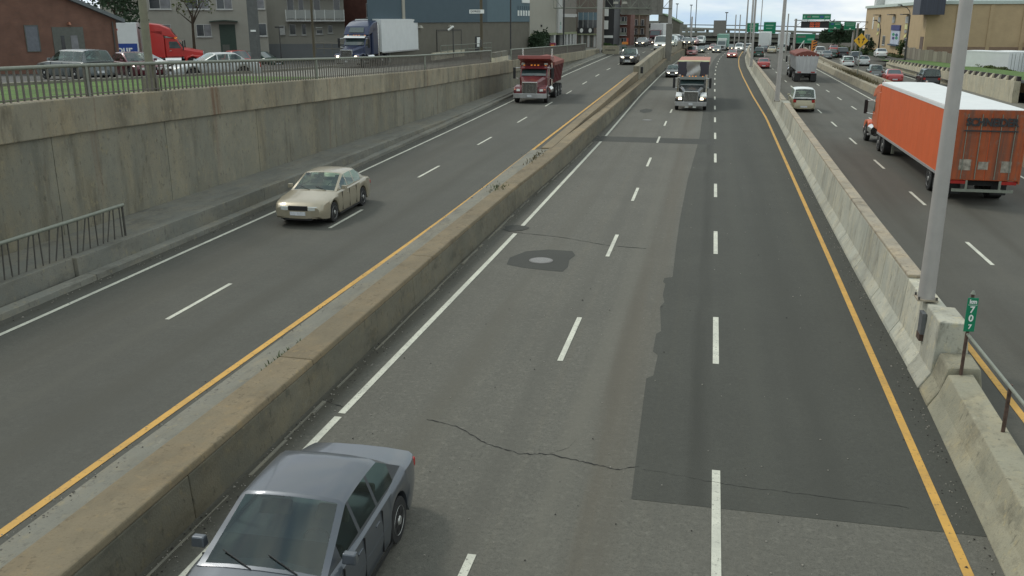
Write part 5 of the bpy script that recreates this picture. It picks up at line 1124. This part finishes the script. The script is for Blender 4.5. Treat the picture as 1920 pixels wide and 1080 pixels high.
# yellow building on the right
b = frame_root('yellow_brick_building', 'large yellow brick building with posters and a pale green cornice at upper right', 'building', (30.9, 209), (30.7, 150), 0)
MB().box(-.5, 59.0, 0, 45, -3.5, 9.45).build('wall', M_YB, b)
MB().box(-.8, 59.25, -.3, 45.3, 9.05, 9.5).build('cornice', M_TRIM, b)
MB().box(2, 57, 3, 42, 9.45, 11.2).build('roof_parapet', M_TRAILW, b)
MB().box(-1.5, 1.2, 1.5, 40, -3.5, 11.8).build('stair_tower', M_FRAME, b)
MB().box(-.5, 59.02, -.03, 45.03, -3.5, 1.3).build('wall_base', mat('darker_yellow_base', (.40, .28, .16), .9), b)
for x0 in (15.8, 31.0, 43.2):
    p_ = MB().box(x0, x0 + 2.2, -.12, 0, 6.3, 7.35).build('poster', mat('poster_grey_white', (.50, .50, .47), .6, var=.4, scale=2.), b)
    MB().box(x0 + .1, x0 + 2.6, -1.1, -.1, 7.6, 7.75).build('spot_lamp_arm', M_DKSTEEL, p_)
    if x0 != 31.0:
        MB().box(x0, x0 + 1.9, -.1, 0, 5.35, 6.1).build('poster', mat('poster_pale_yellow', (.62, .62, .30), .6, var=.3, scale=1.5), b)
        MB().box(x0, x0 + 1.9, -.1, 0, 4.75, 5.2).build('poster', mat('poster_grey', (.30, .31, .30), .6, var=.3, scale=2), b)
        MB().grid([[(x0, -.1, 3.9), (x0 + 1.9, -.1, 4.2)], [(x0 + .3, -.1, 4.3), (x0 + 2.0, -.1, 4.65)]], close=False, caps=False).build('poster', mat('poster_yellow', (.75, .75, .30), .6), b)
MB().box(9.4, 10.4, -.1, 0, 5.0, 7.3).build('white_strip_sign', M_SIGNW, b)
q = MB().box(31.4, 39.5, -.14, 0, 2.75, 5.0).build('banner', mat('banner_white_blue', (.50, .55, .66), .5, var=.15, scale=1), b)
MB().box(31.2, 39.6, -.2, 0, 5.05, 5.95).build('banner_header', mat('banner_navy', (.03, .035, .16), .5), b)
for x, z, m_ in ((34, 4.35, mat('blot_green', (.02, .25, .12), .6)), (37, 4.3, mat('blot_navy', (.02, .06, .15), .6)), (34.2, 3.75, mat('blot_violet', (.05, .03, .16), .6)), (37.2, 3.8, mat('blot_green', (.02, .25, .12), .6))):
    MB().disc((x, -.15, z), 1.3, rz=.26, n=12).build('banner_shape', m_, q)
MB().box(31.2, 39.6, -.5, 0, 2.5, 2.72).build('banner_ledge', mat('ledge_navy', (.03, .06, .10), .5), b)
for x0 in (1.5, 5.0, 22.8, 43.8): window(b, x0, x0 + 2.6, 2.4, 3.9, mull=2, sill=True)
MB().box(56.2, 61.4, -1.6, 1.8, 7.55, 10.4).build('corner_box', mat('dark_slatted_unit', (.05, .055, .075), .6, var=.3, stretch=(8, 8, .1), scale=2), b)
MB().box(56.2, 58.4, -.06, 0, -3, 4.4).build('dark_doorway', mat('brown_doorway', (.14, .10, .08), .8), b)
for i in range(8):
    MB().box(59.0, 59.12, 4 + i * 4.5, 4.5 + i * 4.5, -3, 9.0).build('pilaster', M_YB, b)
for z_, sx_ in ((8.4, 1),): MB().box(59.0, 59.35, 14, 40, 8.95, 9.5).build('cornice', M_TRIM, b)
MB().box(59.0, 62, 14.0, 30, 3.3, 3.85).build('red_canopy', mat('canopy_red', (.33, .06, .06), .6), b)
MB().box(59.0, 59.1, 0.5, 44, 1.0, 3.0).build('brown_band', mat('brown_band', (.24, .165, .11), .9), b)

# overpass
ov = thing('overpass', 'concrete highway overpass crossing in the distance above the traffic', 'bridge', (0, 300, 0), R(0))
def zo(x): return .0 - .018 * max(0, x) - .0 * x
def band(nm, x0, x1, y0, y1, z0, z1, m, n=6): MB().grid([[(x0 + (x1 - x0) * i / n, y0, z0 + zo(x0 + (x1 - x0) * i / n)), (x0 + (x1 - x0) * i / n, y1, z0 + zo(x0 + (x1 - x0) * i / n)), (x0 + (x1 - x0) * i / n, y1, z1 + zo(x0 + (x1 - x0) * i / n)), (x0 + (x1 - x0) * i / n, y0, z1 + zo(x0 + (x1 - x0) * i / n))] for i in range(n + 1)]).build(nm, m, ov)
band('parapet', -26, 52, -.3, .3, 1.75, 2.95, M_FARC); band('deck', -26, 52, -.1, 14, 1.35, 1.75, M_UNDER); band('girder', -26, 52, .6, 13, .35, 1.35, M_FARC)
band('bearing_beam', -26, 52, 1.4, 12, -.2, .35, M_UNDER)
for x in (-20, -9.0, 5.3, 19, 33, 46): MB().box(x - .6, x + .6, 2, 12, -6, .0 + zo(x)).build('pier', M_FARC, ov)
band('abutment', 27, 52, 2.2, 3.2, -6, -.2, M_FARC); band('abutment', -26, -12, 2.2, 3.2, -6, -.2, M_FARC)
struct(MB().box(-60, 60, 316, 318, -8, -.6).build('far_tunnel_wall', mat('tunnel_wall_dark', (.10, .10, .085), .9)))
r2 = thing('upper_ramp', 'stepped upper ramp decks rising behind the left end of the overpass', 'bridge', (0, 318, 0))
for x0, x1, z0, z1 in ((-16, -9.8, 5.1, 5.9), (-16, -8.6, 4.0, 5.05), (-16, -3.0, 2.9, 3.9)): MB().box(x0 * 1.06, x1 * 1.06, 0, 8, z0, z1).build('deck', M_FARC, r2)
for x in (-15, -12, -6): MB().box(x - .4, x + .4, 2, 4, -6, 3).build('pier', M_FARC, r2)
r3 = thing('second_overpass', 'thin second viaduct seen above the overpass against the sky', 'bridge', (0, 420, 0))
MB().grid([[(x, 0, z), (x, 9, z), (x, 9, z + .8), (x, 0, z + .8)] for x, z in ((-14, 2.6), (10, 1.9), (45, .9), (80, -.3))]).build('deck', M_FARC, r3)
MB().grid([[(x, 0, z), (x, .3, z), (x, .3, z + .35), (x, 0, z + .35)] for x, z in ((-14, 4.3), (10, 4.0), (45, 3.4))]).build('guard_beam', M_DKSTEEL, r3)
for x in range(-12, 78, 9): MB().box(x - .6, x + .6, 2, 5, -20, 2.3 - .03 * x).build('pier', M_FARC, r3)
def sign_panel(name, label, x0, x1, y, z0, z1, m, cat, legs=None, lines=(), back=False, depth=.25):
    t = thing(name, label, cat, ((x0 + x1) / 2, y, z0)); w2 = (x1 - x0) / 2; h = z1 - z0
    MB().box(-w2, w2, 0, depth, 0, h).build('panel', m, t)
    if m in (M_SIGNG,):
        f = MB(); f.box(-w2 + .05, w2 - .05, -.012, -.002, h - .10, h - .06).box(-w2 + .05, w2 - .05, -.012, -.002, .06, .10); f.build('border', M_SIGNW, t)
    for (xa, xb, za, zb, mm) in lines: MB().box(-w2 + (2 * w2) * xa, -w2 + 2 * w2 * xb, -.02, -.004, h * za, h * zb).build('sign_line', mm, t)
    for s in (-1, 1): MB().box(s * w2 * .6 - .08, s * w2 * .6 + .08, .26, .42, -(legs if legs is not None else .4), h).build('bracket', M_DKSTEEL, t)
    return t
gw = mat('sign_line_pale_green', (.25, .45, .33), .6)
sign_panel('overhead_sign', 'tall tan sign panel seen from behind on top of the overpass', -.35, 3.4, 299.2, 1.8, 6.5, M_SIGNB, 'road sign')
sign_panel('direction_sign', 'left one of the two green signs above the overpass parapet', 9.7, 13.2, 299.2, 3.0, 5.75, M_SIGNG, 'road sign', lines=((.15, .8, .62, .72, gw), (.2, .7, .35, .45, gw)))
sign_panel('direction_sign', 'right taller green sign above the overpass parapet', 14.7, 18.3, 299.2, 2.55, 6.05, M_SIGNG, 'road sign', lines=((.15, .8, .66, .76, gw), (.2, .7, .42, .5, gw)))
sign_panel('direction_sign', 'dull green sign low on the overpass behind the message board post', 24.6, 30.0, 298.9, -.2, 2.6, M_SIGNG, 'road sign', lines=((.05, .5, .6, .8, M_FARC), (.6, .95, .3, .5, gw)))
sign_panel('direction_sign', 'small dark green sign hanging under the far sky between the gantry boards', 29.5, 32.5, 262, 2.5, 4.6, M_SIGNG, 'road sign', legs=6)
# message board gantry (right)
gt_ = thing('sign_gantry', 'grey sign gantry truss on posts carrying the dark message board', 'gantry', (0, 205, 0))
for x in (16.54, 28.2, 28.9, 37.3): MB().tube((x, .6, -1), (x, .6, 7.0 if x < 20 else 6.1), .26, .22, n=12).build('post', M_POLE, gt_, smooth=40)
for z in (5.0, 6.35): MB().tube((16.2, .9, z + .35), (39.0, .9, z - .2), .08, n=8).build('chord', M_DKSTEEL, gt_)
for i in range(16):
    x = 16.5 + i * 1.45; MB().tube((x, .9, 5.35 - .024 * (x - 16)), (x + 1.45, .9, 6.65 - .024 * (x - 16)), .04, n=6).build('diagonal', M_DKSTEEL, gt_)
sign_panel('direction_sign', 'wide green direction sign above the dark message board', 17.7, 23.3, 204.6, 6.78, 7.95, M_SIGNG, 'road sign', lines=((.04, .10, .3, .7, gw), (.16, .30, .35, .7, M_SIGNB), (.34, .58, .4, .65, gw), (.62, .74, .3, .7, mat('sign_blue_shield', (.05, .12, .3), .5)), (.78, .95, .35, .65, gw)))
v = thing('message_board', 'dark electronic message board with three rows of orange letters on the gantry', 'message board', (20.3, 204.5, 5.15))
MB().box(-2.75, 2.75, 0, .6, 0, 1.32).build('cabinet', M_BLKSIGN, v, bevel=.03); MB().box(-2.75, 2.75, -.4, .6, 1.36, 1.52).build('walkway', M_SIGNW, v)
rr = random.Random(3)
for r_ in range(3):
    x = -1.0
    for k in range(9):
        if k == 4: x += .16; continue
        z = .96 - r_ * .36; mm = MB(); mm.box(x, x + .16, -.02, -.004, z - .11, z + .11)
        o = MB().box(x, x + .05, -.02, -.004, z - .1, z + .1).box(x + .07, x + .17, -.02, -.004, z + .05, z + .1).box(x + .07, x + .16, -.02, -.004, z - .1 + .1 * (k % 2), z - .05 + .1 * (k % 2)).build('lit_letter', M_LED, v); x += .23
sign_panel('lane_sign', 'green lane sign with an arrow directly right of the message board', 23.1, 25.4, 204.6, 4.9, 6.4, M_SIGNG, 'road sign', lines=((.15, .4, .6, .8, mat('sign_blue_shield', (.05, .12, .3), .5)), (.5, .9, .6, .75, gw), (.45, .62, .12, .28, M_SIGNW)))
sign_panel('lane_sign', 'separate green lane sign at the right end of the gantry boards', 26.1, 28.35, 204.6, 4.75, 6.4, M_SIGNG, 'road sign', lines=((.1, .9, .68, .78, gw), (.15, .85, .48, .56, gw), (.45, .6, .1, .24, M_SIGNW)))
# striped gore marker
t = thing('hazard_marker', 'tall orange and black striped hazard marker where the roads divide', 'hazard marker', (18.95, 189, .9))
MB().box(-.5, .5, 0, .12, 0, 2.1).build('panel', M_SIGNO, t)
for i in range(4): MB().grid([[(-.2 + .0, -.01, .15 + i * .5), (.5, -.01, .45 + i * .5)], [(-.2, -.01, .38 + i * .5), (.5, -.01, .68 + i * .5)]], close=False, caps=False).build('black_stripe', M_BLKSIGN, t)
t = thing('crash_cushion', 'pale sloping steel end frame of the wall at the road fork', 'crash cushion', (17.6, 205, 0))
MB().grid([[(-.8, 0, 0), (-.6, 0, 0), (1.0, 0, 2.6), (.8, 0, 2.6)], [(-.8, .3, 0), (-.6, .3, 0), (1.0, .3, 2.6), (.8, .3, 2.6)]]).build('sloping_beam', M_SIGNW, t)
for x in (-.2, .4, .9): MB().box(x - .05, x + .05, 0, .25, 0, 1.2 + x).build('upright', M_FRAME, t)
# diamond warning sign
t = thing('warning_sign', 'yellow diamond warning sign with two black arrows on a post in the median', 'road sign', (16.25, 112, .6))
MB().tube((0, .08, -.4), (0, .08, 4.9), .06, n=8).build('post', M_GALV, t)
MB().grid([[(0, 0, 3.25), (.78, 0, 4.03), (0, 0, 4.81), (-.78, 0, 4.03)], [(0, .03, 3.25), (.78, .03, 4.03), (0, .03, 4.81), (-.78, .03, 4.03)]]).build('sign_plate', M_SIGNY, t)
for s in (-1, 1):
    MB().grid([[(s * .16 - .045, -.01, 3.72), (s * .16 + .045, -.01, 3.72)], [(s * .26 - .045, -.01, 4.15), (s * .26 + .045, -.01, 4.15)]], close=False, caps=False).poly([(s * .26 - .16, -.01, 4.12), (s * .26 + .16, -.01, 4.12), (s * .30, -.01, 4.36)]).build('arrow', M_BLKSIGN, t)
# left gantry
gl = thing('sign_gantry', 'tall grey truss gantry over the left road, seen from behind', 'gantry', (0, 137, 0))
MB().box(-16.45, -15.75, -3, -2.4, 2.3, 14).build('post', M_POLE, gl, bevel=.03)
MB().box(-6.78, -6.25, 4, 4.5, 1.2, 14).build('post', M_POLE, gl, bevel=.03); MB().box(-7.0, -6.1, 3.8, 4.7, 1.0, 6.3).build('post_sleeve', M_SIGNB, gl, bevel=.04)
for z in (8.45, 9.9):
    for yo in (0, 1.0): MB().tube((-22.5, -4.2 + yo, z), (-6.4, 4.0 + yo, z), .075, n=8).build('chord', M_GALV, gl)
for i in range(14):
    f0, f1 = i / 14, (i + 1) / 14; p_ = lambda f, z: (-22.5 + 16.1 * f, -4.2 + 8.2 * f, z)
    MB().tube(p_(f0, 8.45 if i % 2 else 9.9), p_(f1, 9.9 if i % 2 else 8.45), .04, n=6).build('diagonal', M_GALV, gl); MB().tube(p_(f0, 8.45), p_(f0, 9.9), .035, n=6).build('upright', M_GALV, gl)
for f in (.52, .60): MB().frus((-22.5 + 16.1 * f - .35, -22.5 + 16.1 * f + .35, -.4, .3), (-22.5 + 16.1 * f - .3, -22.5 + 16.1 * f + .3, -.3, .2), 9.05, 9.35).build('sign_lamp', M_PALEB, gl)
MB().box(-13.6, -7.55, 2.6, 2.85, 7.55, 11.5).build('sign_back_panel', M_SIGNB, gl)
for x in (-12.8, -11, -9.4, -8.2): MB().box(x - .06, x + .06, 2.45, 2.6, 7.6, 11.5).build('stiffener', M_SIGNB, gl)
# utility poles, street lamps and small signs on the street
def pole(name, cat, label, x, y, z, h, r, m, r2=None, square=False):
    t = thing(name, label, cat, (x, y, z))
    if square: MB().box(-r, r, -r, r, 0, h).build('shaft', m, t, bevel=.02)
    else: MB().tube((0, 0, 0), (0, 0, h), r, r2 or r * .8, n=14).build('shaft', m, t, smooth=40)
    return t
t = pole('lamp_post', 'street lamp', 'olive grey lamp post standing on the retaining wall in front of the garage', -17.72, 26.9, 4.72, 8, .13, mat('olive_pole', (.20, .19, .135), .7), .12)
MB().box(-.17, .17, -.17, .17, 0, .45).build('base', mat('olive_pole', (.20, .19, .135), .7), t)
t = pole('utility_pole', 'utility pole', 'dark grey utility pole in front of the brick garage', -43.6, 44.5, 3.9, 10, .28, M_GPOLE)
t = pole('utility_pole', 'utility pole', 'thick square grey concrete pole in front of the cream apartment block', -37.9, 73.0, 3.6, 12, .33, M_GPOLE, square=True)
MB().box(-.1, .35, -.42, -.35, 2.35, 2.5).build('white_notice', M_SIGNW, t)
t = pole('utility_pole', 'utility pole', 'slim brown wooden pole before the white balcony', -33.4, 74.8, 3.6, 12, .10, M_WOODP)
t = pole('street_sign', 'street sign', 'thin black post with a small cross bar beside the square pole', -37.3, 76.5, 3.6, 2.7, .045, M_POLED)
MB().box(-.4, .4, -.04, .04, 2.62, 2.74).build('cross_bar', M_POLED, t)
t = pole('utility_pole', 'utility pole', 'brown wooden utility pole at the gap in the wall railings', -19.8, 79.5, 3.55, 12, .13, M_WOODP)
MB().box(-.08, .1, -.3, -.12, 1.1, 1.7).build('meter_box', M_DKSTEEL, t)
t = thing('street_sign', 'white street name board fixed to the wooden utility pole', 'street sign', (-20.05, 79.3, 7.55)); MB().box(-.75, .55, -.03, .03, -.12, .2).build('board', M_SIGNW, t); text('board_lettering', 'EXPRESS', .24, M_BLKSIGN, t, (-.2, -.036, .04), (R(90), 0, 0), bold=.004)
t = pole('lamp_post', 'street lamp', 'thin black lamp post before the pale blue end of the warehouse', -19.9, 92., 3.35, 10, .07, M_POLED)
t = pole('lamp_post', 'street lamp', 'dark street lamp post in front of the pale commercial building', -19.3, 122, 2.95, 10, .11, M_POLED)
t = pole('lamp_post', 'street lamp', 'short black post with a tilted white lamp before the loading door', -23.2, 82.5, 3.55, 2.75, .05, M_POLED)
MB().tube((-.45, 0, 2.45), (.05, 0, 2.78), .09, n=8).build('lamp_head', M_SIGNW, t)
def lampR(label, x, y, z, h, sgn, reach):
    t = thing('street_lamp', label, 'street lamp', (x, y, z)); MB().tube((0, 0, 0), (0, 0, h - 1.4), .14, .10, n=10).build('pole', M_POLED, t)
    MB().path([(0, 0, h - 1.45), (sgn * .08, 0, h - .9), (sgn * reach * .35, 0, h - .35), (sgn * reach, 0, h)], .05).build('arm', M_POLED, t)
    MB().frus((sgn * reach - .4, sgn * reach + .3, -.15, .15), (sgn * reach - .3, sgn * reach + .2, -.1, .1), h - .05, h + .1).build('lamp_head', M_POLED, t)
lampR('curved black street lamp in front of the yellow building, nearer one', 27.9, 148, 1.0, 7.9, -1, 1.5)
lampR('smaller curved black street lamp at the left of the yellow building banner', 28.6, 176, .9, 5.8, -1, 1.0)
for i, (x, y, h) in enumerate([(12.4, 330, 27), (15.2, 330, 24), (-6.5, 330, 13.5), (3.5, 310, 9), (9.5, 260, 17), (-13.0, 330, 12), (-9, 360, 12), (14.9, 205, 8.0), (5.2, 250, 8), (6.3, 250, 8)]):
    lb = ['tallest distant mast right of the second lamp post', 'distant mast beside the tallest one above the green signs', 'dark distant mast above the middle of the overpass', 'short distant pole with crossbar behind the tan sign back', 'slim distant pole left of the fourth lamp post', 'distant pole at the left end of the overpass', 'distant pole above the stepped ramps', 'pale pole between lamp posts in front of the overpass', 'left one of two pale poles under the overpass', 'right one of two pale poles under the overpass'][i]
    t = pole('mast', 'mast', lb, x, y, -6 if y > 240 else 0, h + 6 if y > 240 else h, .16, M_POLE if i in (0, 1, 4, 7, 8, 9) else M_DKSTEEL)
    if y > 300: MB().box(-.5, .5, -.1, .1, h + 5.7, h + 6.0).build('lamp_head', M_DKSTEEL, t)
lp = thing('lamp_post', 'pale pole standing in the barrier in front of the overpass middle', 'lamp post', (-4.6, 196, 0)); MB().tube((0, 0, 0), (0, 0, 7.4), .22, .15, n=10).build('pole', M_POLE, lp); MB().box(-.5, .5, -.3, .3, 0, 2.1).build('sleeve', M_MED, lp)
# construction things where the street merges
t = thing('concrete_block', 'grey concrete block barrier at the end of the walkway below the gantry', 'concrete block', (-13.9, 131.5, 2.2)); MB().box(-1.3, 1.0, -.4, .4, 0, 1.15).build('block', M_MED, t, bevel=.04); MB().box(-.9, .5, -.42, -.405, .55, .65).build('slot', M_BLACK, t)
t = thing('barrel', 'dark green barrel beside the concrete block at the merge', 'barrel', (-12.3, 133, 2.2)); MB().lathe_x([(0, .3), (.1, .34), (.9, .34), (1.0, .3)], 0, 0, 0, 14).build('drum', mat('barrel_green', (.03, .07, .045), .6), t).rotation_euler = (0, R(-90), 0); MB().tube((0, 0, -.1), (0, 0, .12), .45, n=14).build('pale_base', M_FRAME, t)
t = thing('construction_sign', 'small orange construction sign behind the green barrel', 'road sign', (-12.5, 137.5, 2.4)); MB().box(-.6, .3, 0, .05, 1.0, 1.35).build('orange_board', M_SIGNO, t); MB().box(.05, .3, 0, .05, 1.35, 1.9).build('red_board', mat('sign_red', (.5, .08, .04), .5), t); MB().tube((0, .04, -.2), (0, .04, 1.2), .04, n=6).build('post', M_GALV, t)
t = thing('mailbox', 'dark red kiosk box beside the pale commercial building', 'kiosk', (-19.0, 112, 3.1)); MB().box(-.35, .35, -.3, .3, 0, 1.1).build('cabinet', mat('kiosk_red', (.20, .02, .05), .6), t, bevel=.05); MB().box(-.2, .2, -.32, -.305, .5, .9).build('front_panel', M_SIGNO, t)
# fence in front of the yellow building
t = thing('board_fence', 'weathered grey board fence at the foot of the yellow building', 'fence', (0, 0, 0))
fxs = [(30.8, 168), (30.4, 150), (31.0, 131)]
for (xa, ya), (xb, yb) in zip(fxs, fxs[1:]):
    n = int(abs(yb - ya) / 2.2)
    for i in range(n):
        f0, f1 = i / n, (i + .96) / n; x0, y0, x1, y1 = xa + (xb - xa) * f0, ya + (yb - ya) * f0, xa + (xb - xa) * f1, ya + (yb - ya) * f1; h = 2.55 + .08 * ((i * 7) % 3)
        MB().grid([[(x0, y0, .4), (x1, y1, .4), (x1, y1, h), (x0, y0, h)], [(x0 + .06, y0, .4), (x1 + .06, y1, .4), (x1 + .06, y1, h), (x0 + .06, y0, h)]]).build('fence_panel', mat('fence_board_a', (.24, .22, .17), .9, var=.3, scale=2, stretch=(1, 3, .1)) if i % 2 else mat('fence_board_b', (.19, .17, .13), .9, var=.3, scale=2, stretch=(1, 3, .1)), t)

# ------------------------------------------------------------------ trees, hedges
M_LEAF = mat('leaves', (.045, .085, .022), .85, var=.4, scale=1.5)
M_LEAFD = mat('leaves_dark', (.022, .045, .018), .85, var=.4, scale=1.5)
M_LEAFO = mat('leaves_olive', (.085, .105, .035), .85, var=.35, scale=1.5)
M_BARK = mat('bark', (.06, .045, .03), .95, var=.3, scale=5)
def foliage(b, c, rx, ry, rz, n, s, rr):
    cl = [(Vector((rr.gauss(0, .42) * rx, rr.gauss(0, .42) * ry, rr.gauss(0, .42) * rz)), rr.uniform(.25, .5)) for _ in range(max(4, n // 60))]
    for i in range(n):
        p, k = cl[rr.randrange(len(cl))]
        q = Vector((rr.gauss(0, 1), rr.gauss(0, 1), rr.gauss(0, 1))); q.normalize(); q *= k * rr.uniform(.5, 1.1)
        x, y, z = c[0] + p.x + q.x * rx, c[1] + p.y + q.y * ry, c[2] + p.z + q.z * rz
        a = rr.uniform(0, PI); t = rr.uniform(-1, 1); u = Vector((math.cos(a), math.sin(a), t * .6)) * s * rr.uniform(.5, 1.2); v = Vector((-math.sin(a) * t, math.cos(a) * t, 1)).normalized() * s * rr.uniform(.4, 1)
        P_ = Vector((x, y, z)); b.poly([P_ - u, P_ - v * .6, P_ + u, P_ + v], 0)
def tree(label, x, y, z, h, r, n=1600, s=.22, m=None, seed=0, trunk=.16, name='tree', bare=False):
    rr = random.Random(seed); t = thing(name, label, 'tree', (x, y, z))
    b = MB(); b.tube((0, 0, -.3), (.1, 0, h * .5), trunk, trunk * .6, n=8)
    tips = []
    for i in range(7):
        a = i * 2.4; z0 = h * rr.uniform(.3, .55); e = (r * .6 * math.cos(a), r * .6 * math.sin(a), z0 + h * rr.uniform(.15, .35)); b.tube((.05, 0, z0), e, trunk * .45, trunk * .12, n=6); tips.append(e)
        if bare:
            for k in range(3): b.tube(e, (e[0] + rr.uniform(-.8, .8), e[1] + rr.uniform(-.8, .8), e[2] + rr.uniform(.2, 1.2)), .03, .01, n=4)
    b.build('trunk', M_BARK, t)
    c_ = MB(); foliage(c_, (0, 0, h * .68), r, r, h * .36, n, s, rr); c_.build('crown', m or M_LEAF, t)
    return t
def hedge(label, x0, x1, y0, y1, z, h, n, m, seed, s=.2, cat='hedge', name='hedge'):
    rr = random.Random(seed); t = thing(name, label, cat, ((x0 + x1) / 2, (y0 + y1) / 2, z)); b = MB()
    for i in range(n):
        x, y = rr.uniform(x0, x1) - (x0 + x1) / 2, rr.uniform(y0, y1) - (y0 + y1) / 2
        top = h * (.72 + .28 * mnoise.noise(Vector((x * .5 + seed, y * .5, 0))) * 1.6); zz_ = top * (rr.random() ** .6)
        a = rr.uniform(0, PI); u = Vector((math.cos(a), math.sin(a), rr.uniform(-.5, .5))) * s * rr.uniform(.5, 1.2); v = Vector((rr.uniform(-.5, .5), rr.uniform(-.5, .5), 1)) * s * rr.uniform(.4, .9)
        P_ = Vector((x, y, zz_)); b.poly([P_ - u, P_ - v * .6, P_ + u, P_ + v])
    b.build('foliage', m, t); MB().box((x0 - x1) / 2 * .9, (x1 - x0) / 2 * .9, (y0 - y1) / 2 * .7, (y1 - y0) / 2 * .7, -.2, h * .55).build('stems', M_LEAFD, t)
    return t
tree('dark green tree rising above the garage roof', -51.5, 74, 3.5, 8.5, 3.2, 2600, .2, M_LEAFD, 11)
tree('thin sparse leaved tree before the left end of the cream block', -47.5, 79.5, 3.6, 7.5, 2.2, 260, .16, M_LEAFO, 12, bare=True)
hedge('dark green shrub against the end of the warehouse', -23.9, -21.8, 121, 127, 2.8, 3.0, 1500, M_LEAFD, 21, cat='shrub', name='shrub')
hedge('green bush at the end of the street below the parking deck', -17.3, -12.6, 208, 214, .8, 3.6, 1800, M_LEAFD, 22, .28, cat='bush', name='bush')
hedge('small green bush beside the left gantry post', -15.8, -14.0, 137.5, 140.5, 2.4, 1.4, 500, M_LEAF, 23, cat='bush', name='bush')
hedge('long green hedge on top of the pale wall right of the overpass', 27.5, 40.5, 261, 264, .9, 3.1, 4200, M_LEAFD, 24, .3)
hedge('low clipped green hedge below the yellow diamond sign', 25.5, 31, 214, 218, -.2, 1.7, 1500, M_LEAFO, 25, .22)
hedge('second low hedge nearer the yellow building', 26.5, 31.0, 190, 194, .2, 1.2, 1200, M_LEAF, 26, .2)
hedge('overgrown strip along the foot of the yellow building', 29.0, 30.2, 160, 200, .4, 1.1, 2200, M_LEAFO, 27, .2)
hedge('dusty shrubs behind the grass bank on the right', 30.2, 31.4, 105, 126, .9, 1.2, 1600, M_LEAFO, 28, .16)
tree('small round tree at the left corner of the yellow building', 29.6, 190, .2, 3.3, .95, 700, .16, M_LEAFD, 31, trunk=.1)
tree('small tree in front of the banner of the yellow building', 30.0, 163, .6, 2.9, 1.0, 700, .14, M_LEAF, 32, trunk=.08)
tree('little green tree left of the yellow building near the gantry', 31.0, 250, -.5, 6.5, 2.6, 1400, .3, M_LEAFD, 33)
for i, (x, y, h) in enumerate([(56, 420, 9), (62, 425, 8), (69, 430, 9.5), (48, 415, 8), (76, 430, 11)]):
    tree(['distant tree on the skyline, second from the viaduct', 'low distant tree in the middle of the skyline group', 'tall distant tree next to the yellow building skyline', 'distant tree on the skyline closest to the viaduct', 'distant tree just behind the yellow building corner'][i], x, y, -5, h, 4.2, 1300, .5, M_LEAFD, 40 + i, trunk=.3)
pw2 = thing('far_retaining_wall', 'pale concrete wall below the long hedge right of the overpass', 'wall', (0, 260, 0)); MB().grid([[(27, 0, -6), (27, 1, -6), (27, 1, .75), (27, 0, .75)], [(41, 0, -6), (41, 1, -6), (41, 1, 1.0), (41, 0, 1.0)]]).build('wall_face', mat('far_pale_wall', (.30, .27, .235), .9, var=.08, scale=.5), pw2)
